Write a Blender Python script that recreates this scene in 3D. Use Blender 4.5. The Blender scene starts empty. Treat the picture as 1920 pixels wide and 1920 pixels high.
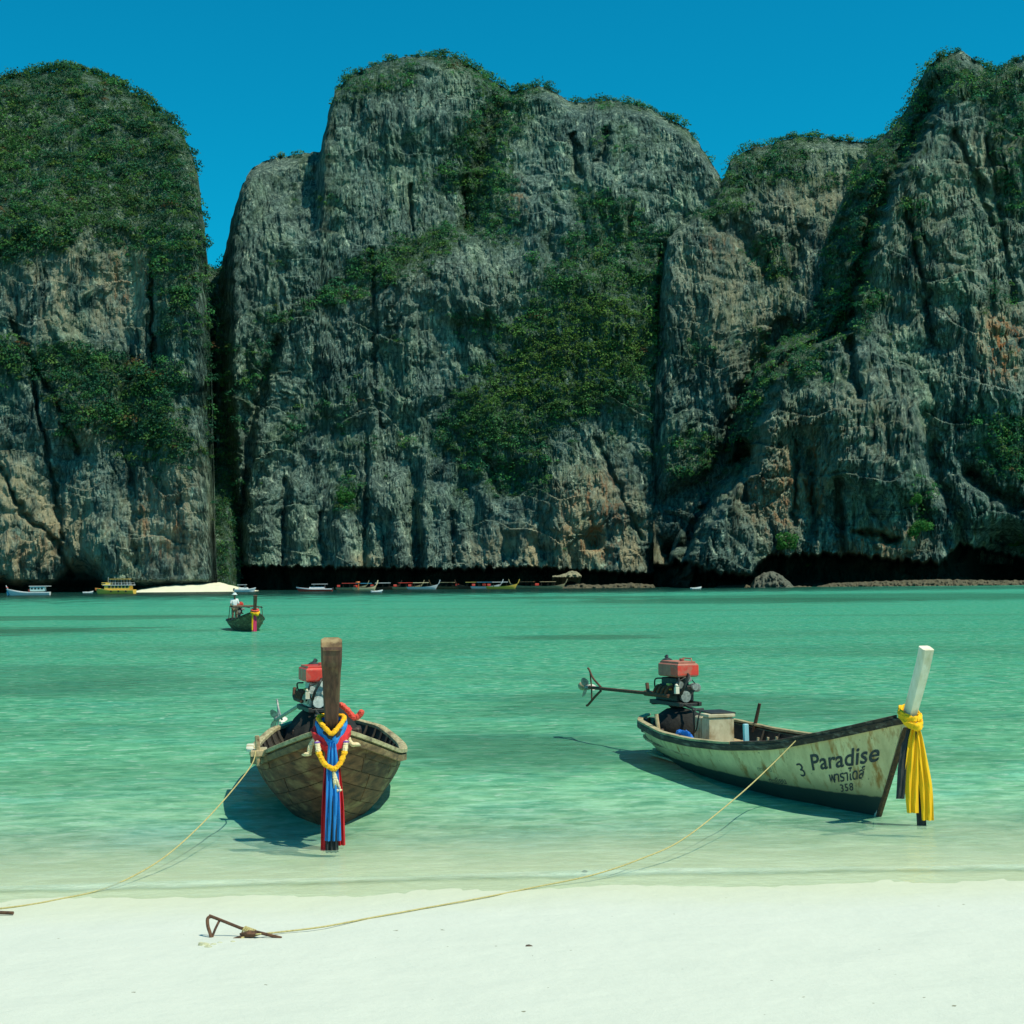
import bpy, bmesh, math, random
import numpy as np
from mathutils import Vector, Matrix, Euler

random.seed(11)
RS = np.random.RandomState(11)
scene = bpy.context.scene
col = scene.collection
R = math.radians

# ------------------------------------------------------------------ camera
F = 2800.0            # focal length in pixels of a 1920 px wide frame
CAM_H = 2.7
HOR = 1086.0          # row of the horizon at the middle of the frame
PITCH = math.atan((HOR - 960) / F)
ROLL = 0.0083
cam_d = bpy.data.cameras.new("camera")
cam_d.sensor_width = 36
cam_d.lens = F / 1920 * 36
cam_d.clip_start = 0.1
cam_d.clip_end = 9000
cam = bpy.data.objects.new("camera", cam_d)
col.objects.link(cam)
cam.location = (0, 0, CAM_H)
cam.rotation_mode = 'XYZ'
M_cam = Matrix.Rotation(math.pi / 2 + PITCH, 4, 'X') @ Matrix.Rotation(-ROLL, 4, 'Z')
cam.rotation_euler = M_cam.to_euler()
scene.camera = cam
M3 = np.array(M_cam.to_3x3())


def ray(px, py):
    """direction with y = 1 through a point of the 1920 px frame"""
    v = np.stack([(np.asarray(px, float) - 960) / F, (960 - np.asarray(py, float)) / F,
                  -np.ones_like(np.asarray(px, float))], -1)
    w = v @ M3.T
    return w / w[..., 1:2]


def at(px, py, Y):
    d = ray(px, py) * np.asarray(Y, float)[..., None]
    d[..., 2] += CAM_H
    return d


def on_plane(px, py, z=0.0):
    d = ray(px, py)
    t = (z - CAM_H) / d[..., 2]
    return Vector((d[0] * t, t, z))


def V(px, py, Y):
    return Vector(at(np.float64(px), np.float64(py), np.float64(Y)))


# ------------------------------------------------------------------ light
SUN_DIR = Vector((0.42, -0.24, 0.88)).normalized()     # towards the sun
EL = math.asin(SUN_DIR.z)
AZ = math.atan2(SUN_DIR.x, SUN_DIR.y)
world = bpy.data.worlds.new("World")
scene.world = world
world.use_nodes = True
wn, wl = world.node_tree.nodes, world.node_tree.links
bg = wn["Background"]
sky = wn.new("ShaderNodeTexSky")
sky.sky_type = 'NISHITA'
sky.sun_disc = False
sky.sun_elevation = EL
sky.sun_rotation = AZ
sky.air_density = 1.0
sky.dust_density = 0.2
sky.ozone_density = 3.0
tint = wn.new("ShaderNodeMix")
tint.data_type = 'RGBA'
tint.blend_type = 'MULTIPLY'
tint.inputs[0].default_value = 1.0
tint.inputs[7].default_value = (0.012, 0.92, 1.0, 1)
wl.new(sky.outputs[0], tint.inputs[6])
wl.new(tint.outputs[2], bg.inputs[0])
bg.inputs[1].default_value = 0.12
sun_d = bpy.data.lights.new("sun", 'SUN')
sun_d.energy = 4.6
sun_d.angle = R(0.53)
sun_d.color = (1.0, 0.93, 0.74)
sun = bpy.data.objects.new("sun", sun_d)
col.objects.link(sun)
sun.rotation_euler = SUN_DIR.to_track_quat('Z', 'Y').to_euler()
sun.location = (60, -20, 150)
vs = scene.view_settings
vs.view_transform = 'Standard'
vs.look = 'None'
vs.exposure = 0.0
vs.gamma = 1.0
vs.use_curve_mapping = False
scene.cycles.max_bounces = 6
scene.cycles.transparent_max_bounces = 8

# ------------------------------------------------------------------ noise
_p = np.random.RandomState(3).permutation(256)
_p = np.concatenate([_p, _p, _p])
_g = np.random.RandomState(5).normal(size=(256, 3))
_g /= np.linalg.norm(_g, axis=1)[:, None]


def perlin(x, y, z=0.0):
    x, y, z = np.broadcast_arrays(np.asarray(x, float), np.asarray(y, float), np.asarray(z, float))
    xi, yi, zi = np.floor(x).astype(int), np.floor(y).astype(int), np.floor(z).astype(int)
    xf, yf, zf = x - xi, y - yi, z - zi
    fu = lambda t: t * t * t * (t * (t * 6 - 15) + 10)
    u, v, w = fu(xf), fu(yf), fu(zf)
    xi &= 255
    yi &= 255
    zi &= 255

    def g(dx, dy, dz):
        h = _p[_p[_p[(xi + dx) & 255] + ((yi + dy) & 255)] + ((zi + dz) & 255)]
        q = _g[h]
        return q[..., 0] * (xf - dx) + q[..., 1] * (yf - dy) + q[..., 2] * (zf - dz)
    if np.all(zf == 0):
        a = g(0, 0, 0) * (1 - u) + g(1, 0, 0) * u
        b = g(0, 1, 0) * (1 - u) + g(1, 1, 0) * u
        return (a * (1 - v) + b * v) * 1.6
    r = 0
    for dz, ww in ((0, 1 - w), (1, w)):
        a = g(0, 0, dz) * (1 - u) + g(1, 0, dz) * u
        b = g(0, 1, dz) * (1 - u) + g(1, 1, dz) * u
        r = r + (a * (1 - v) + b * v) * ww
    return r * 1.6


def fbm(x, y, z=0.0, o=4):
    r, a, t = 0, 1.0, 0.0
    for k in range(o):
        r = r + perlin(x * 2 ** k + 17.3 * k, y * 2 ** k + 5.1 * k, z) * a
        t += a
        a *= 0.5
    return r / t * 1.5


def sm(a, b, x):
    t = np.clip((x - a) / (b - a), 0, 1)
    return t * t * (3 - 2 * t)


# ------------------------------------------------------------------ objects
def tag(o, label=None, cat=None, group=None, kind=None):
    if label:
        o["label"] = label
    if cat:
        o["category"] = cat
    if group:
        o["group"] = group
    if kind:
        o["kind"] = kind
    return o


def empty(name, loc=(0, 0, 0), rz=0.0, label=None, cat=None, group=None):
    o = bpy.data.objects.new(name, None)
    col.objects.link(o)
    o.location = loc
    o.rotation_euler = (0, 0, rz)
    o.empty_display_size = 0.2
    return tag(o, label, cat, group)


def copy_tree(o, parent=None):
    c = o.copy()
    col.objects.link(c)
    c.parent = parent
    for ch in list(o.children):
        copy_tree(ch, c)
    return c


def np_mesh(name, verts, quads=None, tris=None, mat=None, smooth=True, attrs=None, cattrs=None):
    me = bpy.data.meshes.new(name)
    verts = np.asarray(verts, np.float32).reshape(-1, 3)
    faces, sizes = [], []
    if quads is not None and len(quads):
        faces.append(np.asarray(quads).reshape(-1))
        sizes += [4] * len(quads)
    if tris is not None and len(tris):
        faces.append(np.asarray(tris).reshape(-1))
        sizes += [3] * len(tris)
    idx = np.concatenate(faces).astype(np.int32)
    sizes = np.array(sizes, np.int32)
    me.vertices.add(len(verts))
    me.vertices.foreach_set("co", verts.reshape(-1))
    me.loops.add(len(idx))
    me.loops.foreach_set("vertex_index", idx)
    me.polygons.add(len(sizes))
    me.polygons.foreach_set("loop_start", np.concatenate([[0], np.cumsum(sizes)[:-1]]).astype(np.int32))
    me.polygons.foreach_set("use_smooth", np.full(len(sizes), smooth))
    for k, a in (attrs or {}).items():
        at_ = me.attributes.new(k, 'FLOAT', 'POINT')
        at_.data.foreach_set("value", np.asarray(a, np.float32).reshape(-1))
    for k, a in (cattrs or {}).items():
        at_ = me.attributes.new(k, 'FLOAT_VECTOR', 'POINT')
        at_.data.foreach_set("vector", np.asarray(a, np.float32).reshape(-1))
    me.update(calc_edges=True)
    me.validate()
    o = bpy.data.objects.new(name, me)
    col.objects.link(o)
    if mat:
        me.materials.append(mat)
    return o


def grid_quads(nr, nc):
    i = np.arange(nr * nc).reshape(nr, nc)
    return np.stack([i[:-1, :-1], i[:-1, 1:], i[1:, 1:], i[1:, :-1]], -1).reshape(-1, 4)


class MB:
    """collects shapes and links them as one mesh object"""

    def __init__(self):
        self.v, self.f = [], []

    def add(self, vs_, fs):
        n = len(self.v)
        self.v += [Vector(p) for p in vs_]
        self.f += [tuple(n + i for i in f) for f in fs]
        return self

    def box(self, c, s, rot=(0, 0, 0), taper=1.0):
        m = Euler(rot).to_matrix()
        c = Vector(c)
        hx, hy, hz = s[0] / 2, s[1] / 2, s[2] / 2
        b = min(hx, hy, hz) * 0.18
        vs_ = []
        for z, k in ((-hz, 0), (-hz + b, 1), (hz - b, 1), (hz, 0)):
            t = 1 if z < 0 else taper
            ax, ay = hx * t - (0 if k else b), hy * t - (0 if k else b)
            for sx, sy in ((-1, -1), (1, -1), (1, 1), (-1, 1)):
                vs_.append(c + m @ Vector((sx * ax, sy * ay, z)))
        fs = [(3, 2, 1, 0), (12, 13, 14, 15)]
        for k in range(3):
            for j in range(4):
                a, b_ = 4 * k + j, 4 * k + (j + 1) % 4
                fs.append((a, b_, b_ + 4, a + 4))
        return self.add(vs_, fs)

    def tube(self, pts, r, n=8, flat=1.0, caps=True):
        pts = [Vector(p) for p in pts]
        rs = r if isinstance(r, (list, tuple)) else [r] * len(pts)
        up = Vector((0, 0, 1))
        vs_, fs = [], []
        t0 = (pts[1] - pts[0]).normalized()
        nrm = t0.cross(up)
        if nrm.length < 1e-3:
            nrm = t0.cross(Vector((1, 0, 0)))
        nrm.normalize()
        for i, p in enumerate(pts):
            t = (pts[min(i + 1, len(pts) - 1)] - pts[max(i - 1, 0)]).normalized()
            nrm = (nrm - t * nrm.dot(t)).normalized()
            bn = t.cross(nrm)
            for k in range(n):
                a = 2 * math.pi * k / n
                vs_.append(p + nrm * (math.cos(a) * rs[i]) + bn * (math.sin(a) * rs[i] * flat))
        for i in range(len(pts) - 1):
            for k in range(n):
                a, b = i * n + k, i * n + (k + 1) % n
                fs.append((a, b, b + n, a + n))
        if caps:
            fs.append(tuple(range(n - 1, -1, -1)))
            fs.append(tuple(range(len(vs_) - n, len(vs_))))
        return self.add(vs_, fs)

    def sections(self, secs, caps=True):
        """loft through closed sections, all with the same number of points"""
        n = len(secs[0])
        vs_ = [p for s in secs for p in s]
        fs = []
        for i in range(len(secs) - 1):
            for k in range(n):
                a, b = i * n + k, i * n + (k + 1) % n
                fs.append((a, b, b + n, a + n))
        if caps:
            fs.append(tuple(range(n - 1, -1, -1)))
            fs.append(tuple(range(len(vs_) - n, len(vs_))))
        return self.add(vs_, fs)

    def grid(self, rows):
        n = len(rows[0])
        vs_ = [p for r_ in rows for p in r_]
        fs = []
        for i in range(len(rows) - 1):
            for k in range(n - 1):
                a = i * n + k
                fs.append((a, a + 1, a + 1 + n, a + n))
        return self.add(vs_, fs)

    def ball(self, c, r, seg=12, rings=8, s=(1, 1, 1), jitter=0.0):
        c = Vector(c)
        secs = []
        for i in range(rings + 1):
            a = math.pi * (0.02 + 0.96 * i / rings)
            sec = []
            for k in range(seg):
                b = 2 * math.pi * k / seg
                q = r * (1 + jitter * random.uniform(-1, 1))
                sec.append(c + Vector((math.sin(a) * math.cos(b) * q * s[0], math.sin(a) * math.sin(b) * q * s[1], -math.cos(a) * q * s[2])))
            secs.append(sec)
        return self.sections(secs)

    def lathe(self, p0, axis, prof, n=16):
        p0, ax = Vector(p0), Vector(axis).normalized()
        u = ax.cross(Vector((0, 0, 1)))
        if u.length < 1e-3:
            u = Vector((1, 0, 0))
        u.normalize()
        w = ax.cross(u)
        secs = [[p0 + ax * h + (u * math.cos(2 * math.pi * k / n) + w * math.sin(2 * math.pi * k / n)) * r_ for k in range(n)] for h, r_ in prof]
        return self.sections(secs)

    def build(self, name, mat, parent=None, off=(0, 0, 0), smooth=True, angle=35):
        me = bpy.data.meshes.new(name)
        off = Vector(off)
        me.from_pydata([tuple(p - off) for p in self.v], [], self.f)
        me.materials.append(mat)
        bm = bmesh.new()
        bm.from_mesh(me)
        bmesh.ops.recalc_face_normals(bm, faces=bm.faces)
        bm.to_mesh(me)
        bm.free()
        if smooth:
            me.shade_smooth()
            me.set_sharp_from_angle(angle=R(angle))
        o = bpy.data.objects.new(name, me)
        col.objects.link(o)
        o.parent = parent
        return o


# ------------------------------------------------------------------ materials
def new_mat(name):
    m = bpy.data.materials.new(name)
    m.use_nodes = True
    nt = m.node_tree
    return m, nt.nodes, nt.links, nt.nodes["Principled BSDF"]


def c4(c):
    return (c[0], c[1], c[2], 1)


def N(nodes, kind, **kw):
    n = nodes.new(kind)
    for k, v in kw.items():
        setattr(n, k, v)
    return n


def mixc(nodes, links, fac, a, b, blend='MIX'):
    m = nodes.new("ShaderNodeMix")
    m.data_type = 'RGBA'
    m.blend_type = blend
    for sock, val in ((m.inputs[0], fac), (m.inputs[6], a), (m.inputs[7], b)):
        if hasattr(val, 'is_output') or isinstance(val, bpy.types.NodeSocket):
            links.new(val, sock)
        elif isinstance(val, (int, float)):
            sock.default_value = val
        else:
            sock.default_value = c4(val)
    return m.outputs[2]


def noise_fac(nodes, links, scale, stretch=(1, 1, 1), detail=5, rough=0.6, lo=0.35, hi=0.65, coord='Object', dist=0.0):
    tc = nodes.new("ShaderNodeTexCoord")
    mp = nodes.new("ShaderNodeMapping")
    mp.inputs['Scale'].default_value = stretch
    if coord == 'World':
        ge = nodes.new("ShaderNodeNewGeometry")
        links.new(ge.outputs['Position'], mp.inputs[0])
    else:
        links.new(tc.outputs[coord], mp.inputs[0])
    nz = nodes.new("ShaderNodeTexNoise")
    nz.inputs['Scale'].default_value = scale
    nz.inputs['Detail'].default_value = detail
    nz.inputs['Roughness'].default_value = rough
    nz.inputs['Distortion'].default_value = dist
    links.new(mp.outputs[0], nz.inputs['Vector'])
    mr = nodes.new("ShaderNodeMapRange")
    mr.inputs[1].default_value = lo
    mr.inputs[2].default_value = hi
    links.new(nz.outputs['Fac'], mr.inputs[0])
    return mr.outputs[0], nz.outputs['Fac']


def mottled(name, c1, c2, scale=6, stretch=(1, 1, 1), rough=0.7, bump=0.2, metal=0.0, c3=None, s3=2.0, bdist=0.01, coat=0.0):
    m, n, l, b = new_mat(name)
    f, raw = noise_fac(n, l, scale, stretch)
    out = mixc(n, l, f, c1, c2)
    if c3:
        f3, _ = noise_fac(n, l, s3, stretch, lo=0.52, hi=0.68)
        out = mixc(n, l, f3, out, c3)
    l.new(out, b.inputs['Base Color'])
    b.inputs['Roughness'].default_value = rough
    b.inputs['Metallic'].default_value = metal
    b.inputs['Coat Weight'].default_value = coat
    if bump:
        bu = n.new("ShaderNodeBump")
        bu.inputs['Strength'].default_value = bump
        bu.inputs['Distance'].default_value = bdist
        l.new(raw, bu.inputs['Height'])
        l.new(bu.outputs[0], b.inputs['Normal'])
    return m


# =================================================================== TERRAIN
def shore_y(x):
    """distance of the water line along the beach"""
    return 13.05 + 0.16 * x * 0.35 + 0.10 * np.sin(x * 0.5 + 1.0) + 0.05 * np.sin(x * 1.7)


def ground_z(x, y):
    d = y - shore_y(x)          # positive: under water
    z = np.where(d < 0, 0.052 * -d + 0.0035 * d * d, -0.030 * d - 0.0030 * np.clip(d, 0, 12) ** 2)
    z = np.where(d < 0, np.minimum(z, 1.25), np.maximum(z, -4.0))
    return z


def make_ground():
    ys = np.concatenate([[-3000, -600, -120, -30], np.linspace(-8, 6, 15), np.arange(6.3, 24, 0.11), np.linspace(24.5, 70, 50), [100, 160, 260, 420, 700, 1500, 4000]])
    xs = np.concatenate([[-4000, -1200, -400, -150, -60, -30], np.linspace(-16, 16, 320), [30, 60, 150, 400, 1200, 4000]])
    X, Y = np.meshgrid(xs, ys)
    Z = ground_z(X, Y)
    near = sm(26, 20, Y) * sm(20, 15, np.abs(X)) * sm(-2, 4, Y)
    Z = Z + near * (0.010 * fbm(X * 0.9, Y * 1.3, 0, 4) + 0.005 * fbm(X * 6, Y * 6, 0, 3))
    return np_mesh("sand", np.stack([X, Y, Z], -1), grid_quads(*X.shape), mat=sand_mat())


def sand_mat():
    m, n, l, b = new_mat("sand")
    f, raw = noise_fac(n, l, 1.3, (1, 1, 1), 8, 0.6, 0.3, 0.7, 'World')
    c = mixc(n, l, f, (0.635, 0.675, 0.585), (0.68, 0.71, 0.615))
    f2, raw2 = noise_fac(n, l, 120, (1, 1, 1), 3, 0.7, 0.35, 0.75, 'World')
    c = mixc(n, l, f2, c, (0.58, 0.62, 0.52))
    # sparse dark specks of coral grit
    f4, _ = noise_fac(n, l, 14, (1, 1, 1), 2, 0.4, 0.775, 0.79, 'World')
    c = mixc(n, l, f4, c, (0.22, 0.22, 0.14))
    # sand still wet from the last wave: a band above the water line
    ge = n.new("ShaderNodeNewGeometry")
    sp = n.new("ShaderNodeSeparateXYZ")
    l.new(ge.outputs['Position'], sp.inputs[0])
    f3, raw3 = noise_fac(n, l, 0.55, (1, 1, 1), 4, 0.5, 0.0, 1.0, 'World')
    ad = N(n, "ShaderNodeMath", operation='MULTIPLY_ADD')
    l.new(raw3, ad.inputs[0])
    ad.inputs[1].default_value = 0.05
    l.new(sp.outputs[2], ad.inputs[2])
    mr = n.new("ShaderNodeMapRange")
    mr.interpolation_type = 'SMOOTHSTEP'
    mr.inputs[1].default_value = 0.115
    mr.inputs[2].default_value = 0.015
    l.new(ad.outputs[0], mr.inputs[0])
    c = mixc(n, l, mr.outputs[0], c, (0.60, 0.635, 0.47))
    l.new(c, b.inputs['Base Color'])
    b.inputs['Roughness'].default_value = 0.9
    b.inputs['Specular IOR Level'].default_value = 0.2
    bu = n.new("ShaderNodeBump")
    bu.inputs['Strength'].default_value = 0.5
    bu.inputs['Distance'].default_value = 0.006
    l.new(raw2, bu.inputs['Height'])
    bu2 = n.new("ShaderNodeBump")
    bu2.inputs['Strength'].default_value = 0.5
    bu2.inputs['Distance'].default_value = 0.08
    l.new(raw, bu2.inputs['Height'])
    l.new(bu.outputs[0], bu2.inputs['Normal'])
    l.new(bu2.outputs[0], b.inputs['Normal'])
    return m


def make_water():
    ys = np.concatenate([np.arange(11.5, 30, 0.10), np.geomspace(30, 900, 160)])
    xs = np.concatenate([[-900, -300, -120, -60, -30], np.linspace(-16, 16, 260), [30, 60, 120, 300, 900]])
    X, Y = np.meshgrid(xs, ys)
    near = sm(40, 25, Y) * sm(30, 15, np.abs(X))
    Z = near * (0.016 * fbm(X * 0.45 + 3, Y * 0.9, 0, 2) + 0.006 * fbm(X * 1.6, Y * 2.4, 0, 2))
    # the last low wave running up the sand
    s = Y - shore_y(X)
    Z = Z * sm(0.3, 2.0, s) + 0.022 * np.exp(-((s - 0.62 - 0.05 * np.sin(X * 1.3)) / 0.13) ** 2)
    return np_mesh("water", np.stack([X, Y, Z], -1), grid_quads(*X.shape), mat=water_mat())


def water_mat():
    m, n, l, b = new_mat("water")
    n.remove(b)
    out = n["Material Output"]
    ge = n.new("ShaderNodeNewGeometry")
    sp = n.new("ShaderNodeSeparateXYZ")
    l.new(ge.outputs['Position'], sp.inputs[0])

    def math_(op, a, b_=None, c=None):
        q = N(n, "ShaderNodeMath", operation=op)
        for i, v in enumerate((a, b_, c)):
            if v is None:
                continue
            if isinstance(v, (int, float)):
                q.inputs[i].default_value = v
            else:
                l.new(v, q.inputs[i])
        return q.outputs[0]
    # distance from the beach, wobbled
    _, w1 = noise_fac(n, l, 0.09, (1, 1.6, 1), 4, 0.55, 0, 1, 'World')
    sx = math_('MULTIPLY_ADD', sp.outputs[0], -0.056, sp.outputs[1])
    # broken-up distance: bands of sand and weed under the surface
    wob = math_('MULTIPLY_ADD', math_('SUBTRACT', w1, 0.5), 4.0, sx)
    lg = math_('LOGARITHM', math_('MAXIMUM', math_('SUBTRACT', wob, 11.8), 0.1), 10)
    ramp = n.new("ShaderNodeValToRGB")
    mr = n.new("ShaderNodeMapRange")
    mr.inputs[1].default_value = 0.0
    mr.inputs[2].default_value = 2.6
    l.new(lg, mr.inputs[0])
    l.new(mr.outputs[0], ramp.inputs[0])
    els = ramp.color_ramp.elements
    stops = [(0.0, (0.84, 0.92, 0.74)), (0.14, (0.78, 0.92, 0.72)), (0.27, (0.44, 0.76, 0.49)), (0.37, (0.24, 0.62, 0.35)),
             (0.52, (0.135, 0.52, 0.30)), (0.68, (0.085, 0.47, 0.28)), (0.84, (0.07, 0.49, 0.31)), (0.93, (0.08, 0.54, 0.36)), (1.0, (0.05, 0.34, 0.23))]
    while len(els) < len(stops):
        els.new(0.5)
    for e, (p, c) in zip(els, stops):
        e.position = p
        e.color = c4(c)
    colr = ramp.outputs[0]
    # caustic light flecks and ripple shading painted into the water colour
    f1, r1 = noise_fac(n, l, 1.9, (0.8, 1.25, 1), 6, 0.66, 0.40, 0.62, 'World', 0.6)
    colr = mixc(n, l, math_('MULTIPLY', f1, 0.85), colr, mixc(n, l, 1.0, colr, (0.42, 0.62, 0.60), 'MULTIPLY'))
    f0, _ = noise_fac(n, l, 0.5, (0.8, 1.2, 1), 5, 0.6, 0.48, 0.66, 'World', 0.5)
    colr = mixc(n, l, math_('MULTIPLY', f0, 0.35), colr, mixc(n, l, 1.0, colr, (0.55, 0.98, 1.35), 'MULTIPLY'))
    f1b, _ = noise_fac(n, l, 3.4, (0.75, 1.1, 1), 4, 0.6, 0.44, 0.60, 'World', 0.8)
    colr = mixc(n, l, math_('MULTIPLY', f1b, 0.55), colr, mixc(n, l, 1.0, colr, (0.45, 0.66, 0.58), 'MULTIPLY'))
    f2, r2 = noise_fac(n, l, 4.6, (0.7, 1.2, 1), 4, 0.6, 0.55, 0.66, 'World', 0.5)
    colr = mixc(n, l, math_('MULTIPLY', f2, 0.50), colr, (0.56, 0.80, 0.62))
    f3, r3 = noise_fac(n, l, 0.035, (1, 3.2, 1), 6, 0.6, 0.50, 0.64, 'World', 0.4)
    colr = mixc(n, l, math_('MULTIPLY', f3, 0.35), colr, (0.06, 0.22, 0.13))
    # dark beds of weed on the sea floor; farthest ones paint the cliffs' reflection over deep water (centre x, y, half sizes)
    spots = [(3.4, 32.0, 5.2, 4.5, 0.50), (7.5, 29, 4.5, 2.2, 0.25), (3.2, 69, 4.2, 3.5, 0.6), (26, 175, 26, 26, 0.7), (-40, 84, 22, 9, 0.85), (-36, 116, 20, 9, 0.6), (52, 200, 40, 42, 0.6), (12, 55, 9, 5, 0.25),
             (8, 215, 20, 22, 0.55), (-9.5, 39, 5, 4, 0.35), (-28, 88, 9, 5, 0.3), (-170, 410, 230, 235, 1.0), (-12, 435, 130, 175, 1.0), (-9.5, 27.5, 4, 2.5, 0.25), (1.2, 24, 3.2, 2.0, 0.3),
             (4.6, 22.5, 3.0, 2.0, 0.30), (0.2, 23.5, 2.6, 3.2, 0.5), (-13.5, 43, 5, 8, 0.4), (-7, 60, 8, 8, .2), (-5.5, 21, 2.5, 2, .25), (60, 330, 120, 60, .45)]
    _, wn_ = noise_fac(n, l, 0.22, (1, 1.5, 1), 4, 0.6, 0, 1, 'World')
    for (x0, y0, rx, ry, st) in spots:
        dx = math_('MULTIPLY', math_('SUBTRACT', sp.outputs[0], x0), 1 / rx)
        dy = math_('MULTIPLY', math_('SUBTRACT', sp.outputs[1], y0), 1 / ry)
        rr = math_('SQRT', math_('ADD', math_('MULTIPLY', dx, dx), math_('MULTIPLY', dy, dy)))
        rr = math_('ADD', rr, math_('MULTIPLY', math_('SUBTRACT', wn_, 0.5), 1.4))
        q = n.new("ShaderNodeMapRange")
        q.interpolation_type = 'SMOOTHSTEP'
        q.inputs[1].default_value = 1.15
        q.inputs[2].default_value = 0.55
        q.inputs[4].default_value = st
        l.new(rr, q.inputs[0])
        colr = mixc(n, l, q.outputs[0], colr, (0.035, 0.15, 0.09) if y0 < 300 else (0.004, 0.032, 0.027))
    # foam line of the last wave
    sh = math_('ADD', math_('MULTIPLY', math_('SINE', math_('MULTIPLY_ADD', sp.outputs[0], 0.5, 1.0)), -0.10), math_('SUBTRACT', sx, 13.05))
    _, fo = noise_fac(n, l, 1.1, (1, 1, 1), 5, 0.65, 0, 1, 'World')
    d = math_('ABSOLUTE', math_('ADD', math_('SUBTRACT', sh, 0.62), math_('MULTIPLY', math_('SUBTRACT', fo, 0.5), 0.35)))
    q = n.new("ShaderNodeMapRange")
    q.inputs[1].default_value = 0.20
    q.inputs[2].default_value = 0.03
    q.inputs[4].default_value = 0.5
    l.new(d, q.inputs[0])
    foam = q.outputs[0]
    colr = mixc(n, l, foam, colr, (0.62, 0.72, 0.56))
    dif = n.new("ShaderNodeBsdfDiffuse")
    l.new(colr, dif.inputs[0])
    tr = n.new("ShaderNodeBsdfTransparent")
    tr.inputs[0].default_value = (0.95, 0.995, 0.945, 1)
    op = n.new("ShaderNodeMapRange")
    op.interpolation_type = 'SMOOTHSTEP'
    op.inputs[1].default_value = 0.0
    op.inputs[2].default_value = 5.5
    op.inputs[3].default_value = 0.04
    op.inputs[4].default_value = 0.88
    l.new(sh, op.inputs[0])
    opa = math_('MAXIMUM', op.outputs[0], foam)
    m1 = n.new("ShaderNodeMixShader")
    l.new(opa, m1.inputs[0])
    l.new(tr.outputs[0], m1.inputs[1])
    l.new(dif.outputs[0], m1.inputs[2])
    gl = n.new("ShaderNodeBsdfGlossy")
    gl.inputs['Roughness'].default_value = 0.10
    lw = n.new("ShaderNodeFresnel")
    lw.inputs[0].default_value = 1.33
    fr = math_('MINIMUM', math_('MULTIPLY', lw.outputs[0], 0.75), 0.24)
    m2 = n.new("ShaderNodeMixShader")
    l.new(fr, m2.inputs[0])
    l.new(m1.outputs[0], m2.inputs[1])
    l.new(gl.outputs[0], m2.inputs[2])
    # wavelets
    _, b1 = noise_fac(n, l, 1.1, (0.7, 1.3, 1), 3, 0.5, 0, 1, 'World', 0.3)
    _, b2 = noise_fac(n, l, 5.0, (0.7, 1.3, 1), 4, 0.6, 0, 1, 'World', 0.3)
    bu = n.new("ShaderNodeBump")
    bu.inputs['Strength'].default_value = 0.6
    bu.inputs['Distance'].default_value = 0.16
    l.new(b1, bu.inputs['Height'])
    bu2 = n.new("ShaderNodeBump")
    bu2.inputs['Strength'].default_value = 0.6
    bu2.inputs['Distance'].default_value = 0.06
    l.new(b2, bu2.inputs['Height'])
    l.new(bu.outputs[0], bu2.inputs['Normal'])
    for q in (dif, gl, lw):
        l.new(bu2.outputs[0], q.inputs['Normal'])
    l.new(m2.outputs[0], out.inputs[0])
    return m


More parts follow.
